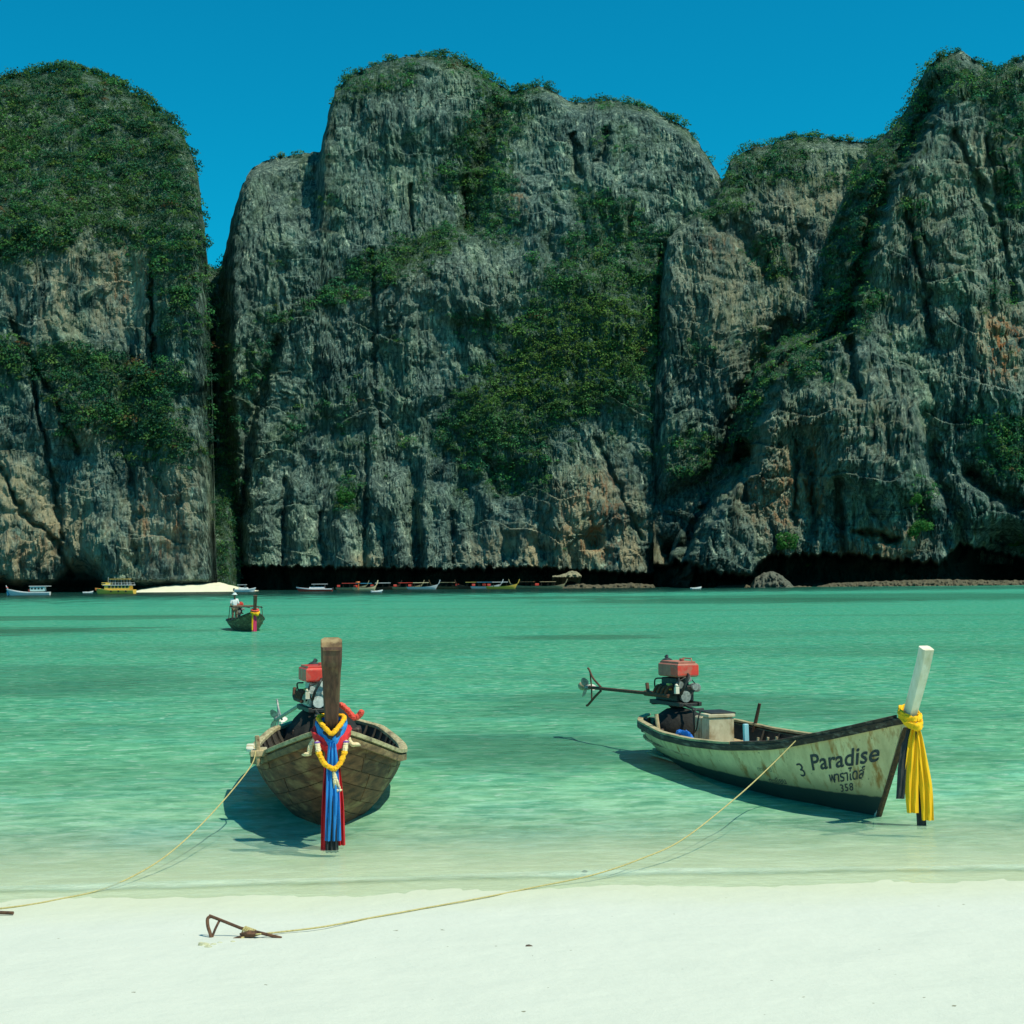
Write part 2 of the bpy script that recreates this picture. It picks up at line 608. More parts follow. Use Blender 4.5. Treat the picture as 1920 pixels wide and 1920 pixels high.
# =================================================================== CLIFFS
def cliff_mat():
    m, n, l, b = new_mat("limestone")

    def att(name):
        a = n.new("ShaderNodeAttribute")
        a.attribute_name = name
        return a.outputs['Fac']
    f1, r1 = noise_fac(n, l, 0.22, (1, 1, 0.35), 10, 0.74, 0.36, 0.66, 'World', 0.2)
    f2, r2 = noise_fac(n, l, 1.1, (1, 1, 0.16), 5, 0.7, 0.42, 0.60, 'World')
    f3, r3 = noise_fac(n, l, 0.03, (1, 1, 0.8), 5, 0.6, 0.40, 0.60, 'World')
    c = mixc(n, l, f1, (0.145, 0.230, 0.200), (0.44, 0.60, 0.48))
    c = mixc(n, l, f2, mixc(n, l, 1.0, c, (0.26, 0.32, 0.33), 'MULTIPLY'), c)
    c = mixc(n, l, f3, mixc(n, l, 1.0, c, (0.50, 0.60, 0.66), 'MULTIPLY'), c)
    f9, _ = noise_fac(n, l, 0.075, (1, 1, 0.45), 7, 0.62, 0.50, 0.66, 'World', 0.4)
    c = mixc(n, l, f9, c, mixc(n, l, 1.0, c, (1.65, 1.55, 1.30), 'MULTIPLY'))
    # bedding lines
    fb_, _ = noise_fac(n, l, 1.0, (0.05, 0.05, 0.75), 6, 0.7, 0.56, 0.64, 'World', 0.6)
    c = mixc(n, l, fb_, c, mixc(n, l, 1.0, c, (0.45, 0.50, 0.50), 'MULTIPLY'))
    # bright scars
    f5, _ = noise_fac(n, l, 0.45, (1, 1, 0.3), 8, 0.75, 0.56, 0.68, 'World')
    c = mixc(n, l, f5, c, (0.72, 0.88, 0.66))
    # ochre and iron stains
    f4, _ = noise_fac(n, l, 0.22, (1, 1, 0.35), 6, 0.65, 0.40, 0.58, 'World')
    q = N(n, "ShaderNodeMath", operation='MULTIPLY')
    l.new(f4, q.inputs[0])
    l.new(att("ochre"), q.inputs[1])
    c = mixc(n, l, q.outputs[0], c, (0.50, 0.46, 0.29))
    f6, _ = noise_fac(n, l, 0.5, (1, 1, 0.15), 4, 0.65, 0.50, 0.60, 'World')
    q2 = N(n, "ShaderNodeMath", operation='MULTIPLY')
    l.new(f6, q2.inputs[0])
    l.new(att("rust"), q2.inputs[1])
    c = mixc(n, l, q2.outputs[0], c, (0.44, 0.20, 0.085))
    # moss and low plants on ledges
    f7, _ = noise_fac(n, l, 0.5, (1, 1, 1), 6, 0.7, 0.35, 0.60, 'World')
    q3 = N(n, "ShaderNodeMath", operation='MULTIPLY')
    l.new(f7, q3.inputs[0])
    l.new(att("veg"), q3.inputs[1])
    c = mixc(n, l, q3.outputs[0], c, (0.045, 0.105, 0.040))
    c = mixc(n, l, att("tide"), c, (0.030, 0.055, 0.042))  # undercut shade painted into the rock colour, together with tidal stain
    l.new(c, b.inputs['Base Color'])
    b.inputs['Roughness'].default_value = 0.95
    b.inputs['Specular IOR Level'].default_value = 0.1
    bu = n.new("ShaderNodeBump")
    bu.inputs['Strength'].default_value = 0.9
    bu.inputs['Distance'].default_value = 1.6
    l.new(r2, bu.inputs['Height'])
    _, r8 = noise_fac(n, l, 0.9, (1, 1, 0.6), 8, 0.8, 0, 1, 'World')
    bu2 = n.new("ShaderNodeBump")
    bu2.inputs['Strength'].default_value = 0.9
    bu2.inputs['Distance'].default_value = 1.4
    l.new(r8, bu2.inputs['Height'])
    l.new(bu.outputs[0], bu2.inputs['Normal'])
    l.new(bu2.outputs[0], b.inputs['Normal'])
    return m


def foliage_mat():
    m, n, l, b = new_mat("jungle_leaves")
    a = n.new("ShaderNodeAttribute")
    a.attribute_name = "leaf_colour"
    f, _ = noise_fac(n, l, 1.5, (1, 1, 1), 3, 0.6, 0.3, 0.7, 'World')
    c = mixc(n, l, f, mixc(n, l, 1.0, a.outputs['Vector'], (0.6, 0.7, 0.6), 'MULTIPLY'), a.outputs['Vector'])
    l.new(c, b.inputs['Base Color'])
    b.inputs['Roughness'].default_value = 0.75
    b.inputs['Specular IOR Level'].default_value = 0.15
    tl = n.new("ShaderNodeBsdfTranslucent")
    l.new(c, tl.inputs[0])
    mx = n.new("ShaderNodeMixShader")
    mx.inputs[0].default_value = 0.3
    l.new(b.outputs[0], mx.inputs[1])
    l.new(tl.outputs[0], mx.inputs[2])
    l.new(mx.outputs[0], n["Material Output"].inputs[0])
    return m


ROCK = cliff_mat()
LEAVES = foliage_mat()


def blobs(px, py, items):
    r = np.zeros_like(px)
    for it in items:
        cx, cy, rx, ry, s = it[:5]
        a = R(it[5]) if len(it) > 5 else 0.0
        dx, dy = px - cx, py - cy
        u = (dx * math.cos(a) + dy * math.sin(a)) / rx
        v = (-dx * math.sin(a) + dy * math.cos(a)) / ry
        r = r + s * np.exp(-(u * u + v * v) ** 1.5 * 0.8)
    return r


def line_dist(px, py, pts):
    best = np.full(px.shape, 1e9)
    px = px + 10 * fbm(px / 22, py / 30, 0, 4)
    py = py + 10 * fbm(px / 30 + 9, py / 22, 0, 3)
    for (x0, y0), (x1, y1) in zip(pts[:-1], pts[1:]):
        dx, dy = x1 - x0, y1 - y0
        t = np.clip(((px - x0) * dx + (py - y0) * dy) / (dx * dx + dy * dy), 0, 1)
        best = np.minimum(best, np.hypot(px - x0 - t * dx, py - y0 - t * dy))
    return best


def relief(xm, zm, seed, k=1.0):
    """metres the rock stands proud: buttresses, flutes, ledges, blocks"""
    warp = 6 * fbm(xm / 30 + seed, zm / 50, 0, 3) + 1.4 * fbm(xm / 6, zm / 7, seed, 3)
    xw = xm + warp
    zw = zm + 2.5 * fbm(xm / 8 + 4, zm / 8, seed, 3)

    def rmf(x, y, o=4):
        r_, a_, w_ = 0, 1.0, 1.0
        for q in range(o):
            v = np.clip(np.abs(perlin(x * 2 ** q + 7.7 * q + seed, y * 1.6 ** q + 3.1 * q)) * 2.2, 0, 1)
            r_ = r_ + v ** 0.7 * a_ * w_
            w_ = 0.5 + 0.5 * v
            a_ *= 0.60
        return r_
    big = 9 * fbm(xm / 60 + seed * 3, zm / 90, 0, 3)
    where = np.clip(0.6 + 1.3 * fbm(xm / 30 + 2, zm / 24 + seed, 0, 3), 0.08, 1.35)
    fl = 3.3 * rmf(xw / 9, zw / 34, 5) * where
    cr = 2.2 * rmf(xw / 8 + 40, zw / 9 + 11, 5) * (1.3 - where)
    # ledges: overhanging steps following tilted beds
    zt = zm + 0.12 * xm + 5 * fbm(xm / 25, zm / 25 + seed, 0, 3)
    led = 0
    for wl_, am in ((14.0, 4.6), (5.3, 1.5)):
        lg = zt / wl_ + 0.5 * perlin(xm / 14 + seed, zm / 14)
        led = led + am * (lg - np.floor(lg)) * np.clip(0.3 + 1.4 * perlin(xm / 18 + seed * 7 + wl_, zm / 12), 0, 1)
    fine = 1.7 * fbm(xw / 2.0, zm / 4.0, 0, 4) * (0.35 + 0.65 * where)
    return big + k * (fl + cr + led + fine)


def cliff(name, label, ridge, D0, x0, x1, step, depth_fn, veg_fn, ochre, rust, tide_fn, base=1150, seed=1.0, rj=2.5, kk=1.0, ystep=2.4, edges=(True, True)):
    inner = np.arange(max(x0, -60), min(x1, 1980) + 1, step)
    cols_ = [inner]
    if x0 < -60:
        cols_.insert(0, np.arange(x0, -60, step * 5))
    if x1 > 1980:
        cols_.append(np.arange(1980 + step * 5, x1, step * 5))
    px1 = np.concatenate(cols_)
    rx, ry = zip(*ridge)
    top = np.interp(px1, rx, ry) + rj * fbm(px1 / 14, seed, 0, 4) + rj * 0.5 * perlin(px1 / 3.0, seed)
    nr = int((base - top.min()) / ystep)
    t = np.linspace(0, 1, nr)
    PY = base + (top[None, :] - base) * t[:, None]
    PX = np.repeat(px1[None, :], nr, 0)
    PX = PX + 3.2 * fbm(PY / 26 + seed, PX / 60, 0, 4)
    k = D0 / F
    xm, zm = (PX - 960) * k, (HOR - PY) * k
    hf = np.random.RandomState(int(seed * 10)).normal(size=PX.shape)
    kern = np.array([1, 2, 3, 3, 2, 1]) / 12.0
    hv = np.apply_along_axis(lambda c_: np.convolve(c_, kern, 'same'), 0, hf)
    hf = (0.62 * hv + 0.10 * hf) * np.clip(0.55 + 1.1 * fbm(xm / 22, zm / 30 + seed, 0, 3), 0.12, 1.3)
    fr = np.clip((PY - top[None, :]), 0, None)
    Dp = D0 + 0.27 * np.clip(zm, 0, None) + depth_fn(PX, PY) - relief(xm, zm, seed, kk)
    Dp = Dp + (15 + 8 * fbm(PX / 25, PY / 25, seed, 2)) * (1 - sm(0, 30, fr)) ** 2 - hf * kk * 1.1
    # row that goes over the top and down the back
    P = at(PX, PY, Dp)
    back = []
    for q, (dy, zf) in enumerate(((12, 0.99), (45, 0.93), (95, 0.6), (120, 0.0))):
        b = P[-1].copy()
        b[:, 0] *= (b[:, 1] + dy) / b[:, 1]
        b[:, 1] += dy
        b[:, 2] = b[:, 2] * zf - (3 if zf == 0 else 0)
        back.append(b)
    P = np.concatenate([P, np.array(back)], 0)
    nb = len(back)
    veg = veg_fn(PX, PY)
    oc = np.clip(blobs(PX, PY, ochre), 0, 1)
    ru = np.clip(blobs(PX, PY, rust), 0, 1)
    ti = tide_fn(PX, PY)
    pad = lambda a: np.concatenate([a, np.repeat(a[-1:], nb, 0)], 0)
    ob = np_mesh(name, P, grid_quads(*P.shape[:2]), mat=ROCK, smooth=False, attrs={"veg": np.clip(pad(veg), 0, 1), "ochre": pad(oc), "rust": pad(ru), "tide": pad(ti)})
    tag(ob, label, kind='structure')
    CL[name] = (PX, PY, P[:len(PY)])
    return PX, PY, P[:len(PY)], veg


CL = {}


def scatter(name, label, PX, PY, P, veg, spacing, rmin, rmax, palette, cards=34, col_fn=None, lift=0.35, seed=2, ridge_n=0):
    """trees and shrubs rooted in the rock, grown as small leaf faces"""
    rs = np.random.RandomState(seed)
    nr, nc = PX.shape
    w = np.clip(veg - 0.45, 0, 1)
    # area of each cell in photo pixels
    area = np.abs(np.gradient(PX, axis=1) * np.gradient(PY, axis=0))
    vis = (PX > -160) & (PX < 2080)
    pr = (sm(0.0, 0.25, w) * area * vis).reshape(-1)
    total = pr.sum()
    n = int(total / spacing ** 2)
    idx = rs.choice(nr * nc, n, p=pr / total)
    if ridge_n:
        rows = np.full(ridge_n, nr - 1)
        cc = rs.randint(0, nc, ridge_n)
        keep = vis[rows, cc] & (veg[rows, cc] > 0.35)
        idx = np.concatenate([idx, (rows * nc + cc)[keep]])
    n = len(idx)
    pos = P.reshape(-1, 3)[idx].copy()
    mpx, mpy = PX.reshape(-1)[idx], PY.reshape(-1)[idx]
    ww = w.reshape(-1)[idx]
    rad = (rmin + (rmax - rmin) * rs.uniform(0, 1, n) ** 1.8) * (0.55 + 0.55 * sm(0, 0.5, ww))
    pos[:, 1] -= rad * lift
    pos[:, 2] += rad * 0.25
    pal = np.array(palette)
    ci = rs.randint(0, len(pal), n)
    base = pal[ci] * rs.uniform(0.6, 1.3, (n, 1))
    if col_fn is not None:
        base = col_fn(mpx, mpy, base, rs)
    u = rs.normal(size=(n, cards, 3))
    u /= np.linalg.norm(u, axis=2)[..., None]
    u[..., 2] = np.abs(u[..., 2]) * 0.95 - 0.25
    rr = rs.uniform(0.45, 1.0, (n, cards, 1)) ** 0.6
    lob = 1 + 0.35 * np.sin(u[..., :1] * 5 + rs.uniform(0, 6, (n, 1, 1))) * np.cos(u[..., 2:] * 4 + rs.uniform(0, 6, (n, 1, 1)))
    ctr = pos[:, None, :] + u * rr * lob * rad[:, None, None] * np.array([1.0, 0.8, 0.85])
    nrm = u + rs.normal(size=u.shape) * 0.55
    nrm[..., 2] += 0.35
    nrm /= np.linalg.norm(nrm, axis=2)[..., None]
    a = np.cross(nrm, rs.normal(size=nrm.shape))
    a /= np.linalg.norm(a, axis=2)[..., None]
    b = np.cross(nrm, a)
    s = (rs.uniform(0.09, 0.21, (n, cards, 1)) * (0.35 + 0.65 * rad[:, None, None] / rmax) * rmax * 0.60)
    v = np.stack([ctr - a * s - b * s * 0.5, ctr + a * s * 0.3 - b * s * 0.8, ctr + a * s + b * s * 0.4, ctr - a * s * 0.2 + b * s * 0.9], 2)
    nq = n * cards
    colr = np.repeat((base[:, None, :] * rs.uniform(0.82, 1.18, (n, cards, 1))).reshape(nq, 3), 4, 0)
    o = np_mesh(name, v.reshape(-1, 3), np.arange(nq * 4).reshape(nq, 4), mat=LEAVES, smooth=False, cattrs={"leaf_colour": colr})
    tag(o, label, "vegetation", kind='stuff')
    return o


GREENS = [(0.065, 0.225, 0.085), (0.080, 0.285, 0.085), (0.040, 0.175, 0.090), (0.130, 0.290, 0.075), (0.030, 0.130, 0.075), (0.050, 0.200, 0.105)]


def dry(mpx, mpy, base, rs, spots=(), amount=0.12):
    """some trees are dry, yellow or in rusty leaf"""
    r = rs.uniform(0, 1, len(base))
    y = np.clip(blobs(mpx, mpy, spots), 0, 1) if len(spots) else 0
    y = np.asarray(y)
    if y.ndim:
        base = base * (1 - 0.8 * y[:, None]) + np.array([0.155, 0.27, 0.055]) * rs.uniform(0.6, 1.25, (len(base), 1)) * 0.8 * y[:, None]
    yl = (r < amount * 0.22)
    base[yl] = np.array([0.13, 0.22, 0.055]) * rs.uniform(0.7, 1.2, (yl.sum(), 1))
    rr = rs.uniform(0, 1, len(base)) < amount * 0.05
    base[rr] = np.array([0.16, 0.10, 0.045]) * rs.uniform(0.6, 1.2, (rr.sum(), 1))
    return base


def patchy(px, py, s1=34.0, s2=9.0, seed=0.0):
    return 0.80 * fbm(px / s1 + seed, py / s1, 0, 4) + 0.55 * fbm(px / s2, py / s2 + seed, 0, 3) + 0.17


def build_cliffs():
    # ---------------------------------------------------------- left dome
    ridge = [(-700, 560), (-400, 330), (-200, 225), (-60, 175), (0, 155), (40, 142), (90, 135), (140, 128), (180, 138), (210, 152), (250, 175), (290, 205), (320, 228),
             (345, 255), (360, 290), (371, 330), (376, 370), (382, 420), (387, 470), (391, 520), (395, 640), (398, 760), (401, 900), (405, 1020), (410, 1150)]

    def dep(x, y):
        edge = np.interp(y, [128, 228, 255, 290, 370, 470, 640, 900, 1150], [300, 320, 345, 360, 376, 387, 395, 401, 410])
        d = 6 * (1 - sm(0, 26, edge - x)) ** 1.5
        d = d + 0.16 * np.clip(430 - y, 0, None)                       # the wooded dome leans back
        d = d - 7 * blobs(x, y, [(330, 620, 60, 260, 1.0)])           # buttress on the right
        g = lambda pts, w, a: a * np.exp(-(line_dist(x, y, pts) / w) ** 2)
        d = d + g([(283, 500), (285, 620), (290, 700)], 5, 6) + g([(20, 600), (75, 700), (150, 850)], 5, 4)
        d = d + g([(0, 880), (40, 960), (110, 1020), (135, 1085)], 5, 4) + g([(60, 700), (90, 860), (120, 1010)], 5, 4) + g([(245, 880), (250, 1060)], 5, 2.5)
        d = d - 7 * blobs(x, y, [(10, 990, 90, 120, 1.0), (160, 780, 70, 60, 0.8), (200, 960, 60, 90, 0.5)])
        d = d + 9 * blobs(x, y, [(150, 1090, 42, 30, 1.3), (0, 1100, 18, 18, 1.0)]) + 12 * sm(1085, 1105, y)
        return d

    def veg(x, y):
        b = blobs(x, y, [(120, 230, 330, 230, 1.7), (-60, 330, 160, 130, 1), (170, 685, 170, 30, 0.9, 10), (250, 775, 95, 70, 1.2, 35), (40, 690, 120, 30, 0.8), (150, 700, 30, 120, 0.3),
                         (120, 790, 26, 60, 0.75, -25), (330, 470, 60, 110, 0.35), (20, 470, 60, 30, 0.5), (330, 590, 45, 130, 0.5), (392, 640, 9, 200, 0.75), (398, 960, 9, 90, 0.6), (260, 1000, 18, 50, 0.7), (350, 850, 70, 30, 0.5)])
        return b + patchy(x, y, 40) * 0.75 - 0.05 - 0.5 * sm(900, 1000, y) - 0.35 * blobs(x, y, [(130, 540, 140, 85, 1)])

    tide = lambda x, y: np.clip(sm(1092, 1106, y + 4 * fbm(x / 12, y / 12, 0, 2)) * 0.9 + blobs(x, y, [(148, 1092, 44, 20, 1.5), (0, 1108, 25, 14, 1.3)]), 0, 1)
    r = cliff("cliff_left", "sheer limestone cliff with wooded dome top", ridge, 425, -700, 411, 2.2, dep, veg,
              [(40, 1020, 170, 110, 1.0), (160, 540, 140, 90, 0.75), (330, 950, 70, 130, 0.6), (0, 950, 70, 110, 0.8), (170, 790, 60, 40, 0.6)],
              [(240, 520, 40, 60, 0.7), (300, 980, 50, 60, 0.7), (60, 1020, 60, 50, 0.35)], tide, seed=1.3, kk=0.62)
    scatter("cliff_trees_left", "dark green forest covering the dome of the left cliff", *r, 10.5, 1.1, 3.6, [tuple(.72 * q for q in c_) for c_ in GREENS], 62,
            lambda a, b, c, s: dry(a, b, c, s, [(180, 400, 90, 40, 0.5), (20, 270, 60, 60, 0.4)], 0.25), seed=4, ridge_n=260)

    # ---------------------------------------------------------- wooded gully between
    ridge = [(350, 480), (385, 492), (398, 500), (405, 505), (415, 500), (440, 480), (500, 470)]
    r = cliff("gully_hill", "dark wooded ravine between the two great cliffs", ridge, 449, 350, 452, 3.0, lambda x, y: 0.12 * (1090 - y) + 14 * sm(425, 450, x), lambda x, y: np.full(x.shape, 1.2), [], [],
              lambda x, y: sm(1095, 1105, y), seed=5.1, kk=0.5)
    scatter("gully_trees", "green trees filling the dark ravine between the cliffs", *r, 7.0, 1.0, 2.4, [tuple(.8 * q for q in c_) for c_ in GREENS], 30, seed=8)

    # ---------------------------------------------------------- central massif
    ridge = [(405, 640), (410, 540), (418, 490), (428, 440), (440, 390), (452, 350), (470, 318), (500, 300), (550, 290), (600, 284), (605, 265), (613, 225), (629, 170), (660, 140),
             (700, 122), (750, 107), (800, 104), (850, 106), (880, 120), (905, 140), (935, 158), (960, 172), (985, 166), (1010, 160), (1035, 168), (1060, 185), (1080, 192), (1110, 190),
             (1150, 187), (1190, 195), (1220, 204), (1250, 220), (1285, 240), (1310, 268), (1330, 298), (1350, 333), (1365, 360), (1400, 420), (1500, 500), (1620, 600)]

    def dep(x, y):
        g = lambda pts, w, a: a * np.exp(-(line_dist(x, y, pts) / w) ** 2)
        d = 15 * (1 - sm(0, 34, x - np.interp(y, [300, 500, 700, 850, 1090], [440, 412, 412, 425, 445]))) ** 1.5
        d = d + 0.045 * np.clip(520 - y, 0, None)
        d = d + 16 * sm(610, 590, x) * sm(480, 320, y) * sm(430, 540, x)         # lower shoulder on the left stands further back
        d = d + g([(940, 180), (900, 300), (880, 420)], 22, 11) + g([(1140, 250), (1125, 300)], 8, 6) + g([(1075, 260), (1082, 330)], 9, 8)
        d = d + g([(697, 470), (703, 640), (700, 740), (715, 800)], 5, 3.5) + g([(870, 330), (875, 420)], 4, 5) + g([(768, 350), (775, 430)], 4, 4)
        d = d + g([(520, 640), (470, 800), (455, 960)], 10, 8) + g([(1240, 460), (1235, 640)], 6, 5)
        # pillars above the water
        for (cx, w, y0, y1, s) in ((745, 20, 890, 1062, 1), (830, 22, 910, 1065, 1), (870, 16, 940, 1065, .7), (640, 24, 930, 1062, .8), (560, 26, 900, 1060, .7), (980, 24, 960, 1062, .8), (500, 22, 930, 1060, .6),
                                   (1040, 20, 1000, 1062, .6), (800, 12, 860, 990, .7), (920, 20, 900, 1000, .6), (700, 16, 700, 830, .5)):
            d = d - 8 * s * np.exp(-((x - cx - 4 * np.sin(y / 40)) / w) ** 2) * sm(y0 - 30, y0 + 30, y)
        for pts, w in (([(690, 940), (684, 1060)], 9), ([(772, 950), (786, 1066)], 10), ([(848, 960), (850, 1066)], 6), ([(600, 960), (610, 1060)], 7), ([(535, 900), (530, 1060)], 6),
                       ([(1120, 830), (1180, 960), (1200, 1010)], 7), ([(915, 870), (930, 930)], 12), ([(460, 760), (450, 1060)], 10)):
            d = d + g(pts, w * .8, 3.2)
        d = d - 12 * blobs(x, y, [(1080, 950, 80, 90, 0.8), (880, 530, 130, 60, 0.6), (760, 200, 120, 80, 0.5), (1150, 300, 90, 90, 0.5)])
        d = d + 10 * blobs(x, y, [(1112, 1012, 14, 18, 0.8), (960, 900, 50, 30, 0.5), (1262, 1060, 40, 40, 2.0)])
        notch = np.interp(x, [400, 600, 850, 1000, 1200, 1300], [1063, 1064, 1068, 1064, 1076, 1080]) + 8 * fbm(x / 12, 0, 0, 4)
        d = d + 22 * sm(-3, 4, y - notch)
        return d

    def veg(x, y):
        b = blobs(x, y, [(428, 980, 24, 150, 1.5), (418, 760, 16, 140, 1.3), (412, 560, 10, 90, 1.2), (1130, 560, 130, 130, 1.15, -35), (1060, 700, 190, 95, 1.35, -25), (900, 790, 90, 50, 0.9, -20), (780, 470, 110, 32, 1.25, -24), (690, 520, 80, 30, 1.0, -30), (620, 560, 90, 22, 0.6, -20),
                         (700, 150, 110, 34, 0.9, -20), (860, 120, 90, 22, 0.9, 25), (940, 200, 46, 60, 1.1), (900, 300, 60, 90, 0.95), (930, 400, 46, 70, 0.8), (1130, 390, 60, 32, 0.8, 20),
                         (1160, 270, 60, 26, 0.5), (1180, 200, 110, 12, 0.8, 4), (1290, 255, 90, 10, 0.7, 45), (1020, 165, 40, 14, 0.8), (760, 270, 70, 24, 0.35), (830, 340, 100, 24, 0.45), (620, 380, 90, 24, 0.35, 12),
                         (480, 680, 34, 130, 0.6, 20), (600, 780, 110, 40, 0.6, -20), (700, 830, 70, 25, 0.5), (530, 500, 70, 40, 0.25), (900, 620, 80, 30, 0.5), (960, 880, 90, 50, 0.9), (1060, 1010, 70, 40, 0.4),
                         (650, 930, 30, 40, 0.9), (1260, 860, 60, 60, 0.6), (740, 660, 60, 26, 0.35), (850, 590, 60, 20, 0.45), (770, 920, 14, 40, 0.6), (1200, 700, 60, 80, 0.6), (550, 294, 70, 7, 0.7), (1200, 460, 60, 60, 0.5)])
        return b + patchy(x, y, 36, 9, 3.3) * 0.80 - 0.12 - 0.35 * sm(940, 1010, y) * sm(450, 480, x)

    def tide(x, y):
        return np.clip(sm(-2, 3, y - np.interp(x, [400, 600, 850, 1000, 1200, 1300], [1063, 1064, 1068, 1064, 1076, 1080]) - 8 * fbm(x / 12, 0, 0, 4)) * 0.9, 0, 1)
    r = cliff("cliff_center", "huge grey limestone massif behind the bay", ridge, 455, 405, 1620, 2.0, dep, veg,
              [(1010, 1030, 110, 40, 0.9), (1120, 960, 80, 80, 0.8), (960, 1040, 90, 20, 0.9), (1180, 1030, 60, 40, 0.8), (820, 560, 200, 80, 0.15), (690, 1050, 30, 16, 0.9)],
              [(1110, 960, 60, 70, 0.75), (1120, 1030, 24, 30, 0.9), (970, 370, 16, 30, 0.5)], tide, seed=2.7, kk=0.74)
    scatter("cliff_trees_center", "green and yellowing forest growing down the middle of the massif", *r, 9.8, 0.8, 3.0, GREENS, 54,
            lambda a, b, c, s: dry(a, b, c, s, [(1040, 700, 170, 80, 1.0, -20), (1130, 600, 110, 80, 0.8), (790, 480, 90, 24, 0.5, -24), (900, 330, 40, 60, 0.5)], 0.15), seed=5, ridge_n=420)

    # ---------------------------------------------------------- eastern shoulder
    ridge = [(1226, 760), (1236, 560), (1246, 460), (1264, 425), (1300, 400), (1335, 378), (1350, 345), (1358, 332), (1370, 300), (1400, 281), (1440, 272), (1470, 262), (1510, 256), (1560, 260), (1600, 266),
             (1640, 266), (1680, 280), (1800, 330), (1900, 400)]

    def dep(x, y):
        g = lambda pts, w, a: a * np.exp(-(line_dist(x, y, pts) / w) ** 2)
        d = 6 * (1 - sm(0, 30, x - 1228)) + 0.06 * np.clip(420 - y, 0, None)
        d = d + g([(1380, 420), (1440, 520)], 16, 6) + g([(1500, 430), (1480, 520)], 12, 5)
        d = d + 14 * sm(-3, 4, y - 1060) + 24 * blobs(x, y, [(1290, 985, 44, 62, 1.3)]) + g([(1470, 620), (1400, 750), (1375, 850), (1325, 930), (1265, 1040)], 22, 20)
        return d

    def veg(x, y):
        b = blobs(x, y, [(1440, 300, 100, 34, 1.2, -10), (1350, 375, 60, 45, 1.15, -20), (1530, 345, 110, 20, 0.85), (1440, 480, 50, 40, 0.95), (1640, 300, 60, 50, 0.6), (1500, 262, 150, 8, 0.7), (1460, 540, 60, 30, 0.5),
                         (1300, 860, 80, 60, 0.95), (1290, 660, 50, 40, 0.5), (1340, 560, 40, 40, 0.3), (1420, 640, 50, 40, 0.6)])
        return b + patchy(x, y, 34, 9, 8.3) * 0.80 - 0.2
    r = cliff("cliff_shoulder", "pale fluted rock shoulder between massif and headland", ridge, 449, 1226, 1900, 2.0, dep, veg,
              [(1380, 560, 120, 140, 0.55), (1520, 380, 90, 60, 0.5), (1230, 1020, 80, 60, 0.7)], [(1350, 460, 40, 20, 0.4)], lambda x, y: sm(1060, 1068, y) * 0.95, seed=6.2, kk=0.8)
    scatter("cliff_trees_shoulder", "dark green scrub along the top of the rock shoulder", *r, 9.8, 0.8, 3.0, GREENS, 42,
            lambda a, b, c, s: dry(a, b, c, s, [(1380, 380, 60, 30, 0.4)], 0.12), seed=6, ridge_n=260)

    # ---------------------------------------------------------- right headland
    ridge = [(1236, 1112), (1245, 1075), (1262, 1020), (1290, 962), (1312, 925), (1345, 880), (1372, 840), (1383, 780), (1390, 740), (1410, 700), (1440, 660), (1468, 612), (1498, 545), (1526, 482), (1550, 432),
             (1578, 372), (1600, 330), (1636, 274), (1660, 250), (1690, 220), (1702, 200), (1714, 168), (1740, 125), (1760, 108), (1780, 104), (1800, 92), (1815, 102), (1840, 122), (1865, 142), (1885, 122),
             (1920, 108), (1990, 130), (2100, 200), (2300, 320), (2700, 600)]
    face = [(1800, 120), (1760, 215), (1690, 330), (1655, 430), (1640, 500), (1600, 620), (1512, 660), (1462, 705), (1428, 790), (1420, 860), (1368, 925), (1318, 1000), (1280, 1070)]

    def dep(x, y):
        g = lambda pts, w, a: a * np.exp(-(line_dist(x, y, pts) / w) ** 2)
        fy = np.array([p[1] for p in face], float)
        fx = np.array([p[0] for p in face], float)
        e = np.interp(y, fy, fx) + 16 * fbm(y / 30, x / 60, 0, 4)
        left = np.clip(e + 16 * sm(640, 760, y) - x, 0, None) * sm(100, 230, y)
        d = 0.42 * left + 9 * sm(0, 18, left) + 12 * np.exp(-((left - 22) / 14) ** 2) * sm(760, 640, y)
        d = d + 0.05 * np.clip(300 - y, 0, None)
        # cracks and gullies running down
        d = d + g([(1850, 260), (1870, 380), (1900, 560)], 7, 4) + g([(1700, 400), (1730, 520), (1745, 640)], 7, 5) + g([(1790, 250), (1830, 330), (1860, 420)], 7, 5)
        d = d + g([(1735, 780), (1755, 900), (1800, 980), (1800, 1040)], 14, 8) + g([(1520, 850), (1525, 1000)], 8, 6) + g([(1570, 900), (1580, 1040)], 10, 8) + g([(1490, 830), (1488, 980)], 6, 5)
        d = d + g([(1590, 640), (1610, 740)], 10, 7) + g([(1820, 890), (1870, 930), (1920, 945)], 13, 13) + g([(1610, 1000), (1680, 1012)], 7, 8) + g([(1400, 850), (1395, 940)], 10, 9)
        d = d - 9 * blobs(x, y, [(1650, 830, 80, 130, 1.0), (1560, 830, 40, 90, 0.6), (1870, 700, 60, 120, 0.8), (1830, 960, 40, 60, 0.6)])
        # free-standing pinnacle at the foot, with a dark cleft behind it
        wx, wy = x + 5 * fbm(x / 12, y / 16, 0, 3), y + 6 * fbm(x / 9 + 5, y / 14, 0, 3)
        pt_ = np.interp(wx, [1290, 1305, 1330, 1352, 1372, 1380, 1400, 1418], [1040, 1000, 962, 925, 932, 956, 962, 1000])
        pin = sm(1286, 1296, wx) * sm(1420, 1412, wx) * sm(-4, 5, wy - pt_) * sm(1092, 1070, wy - .0 * wx)
        d = d - 15 * pin + g([(1285, 1030), (1300, 985), (1345, 905), (1395, 850)], 17, 22) * (1 - pin)
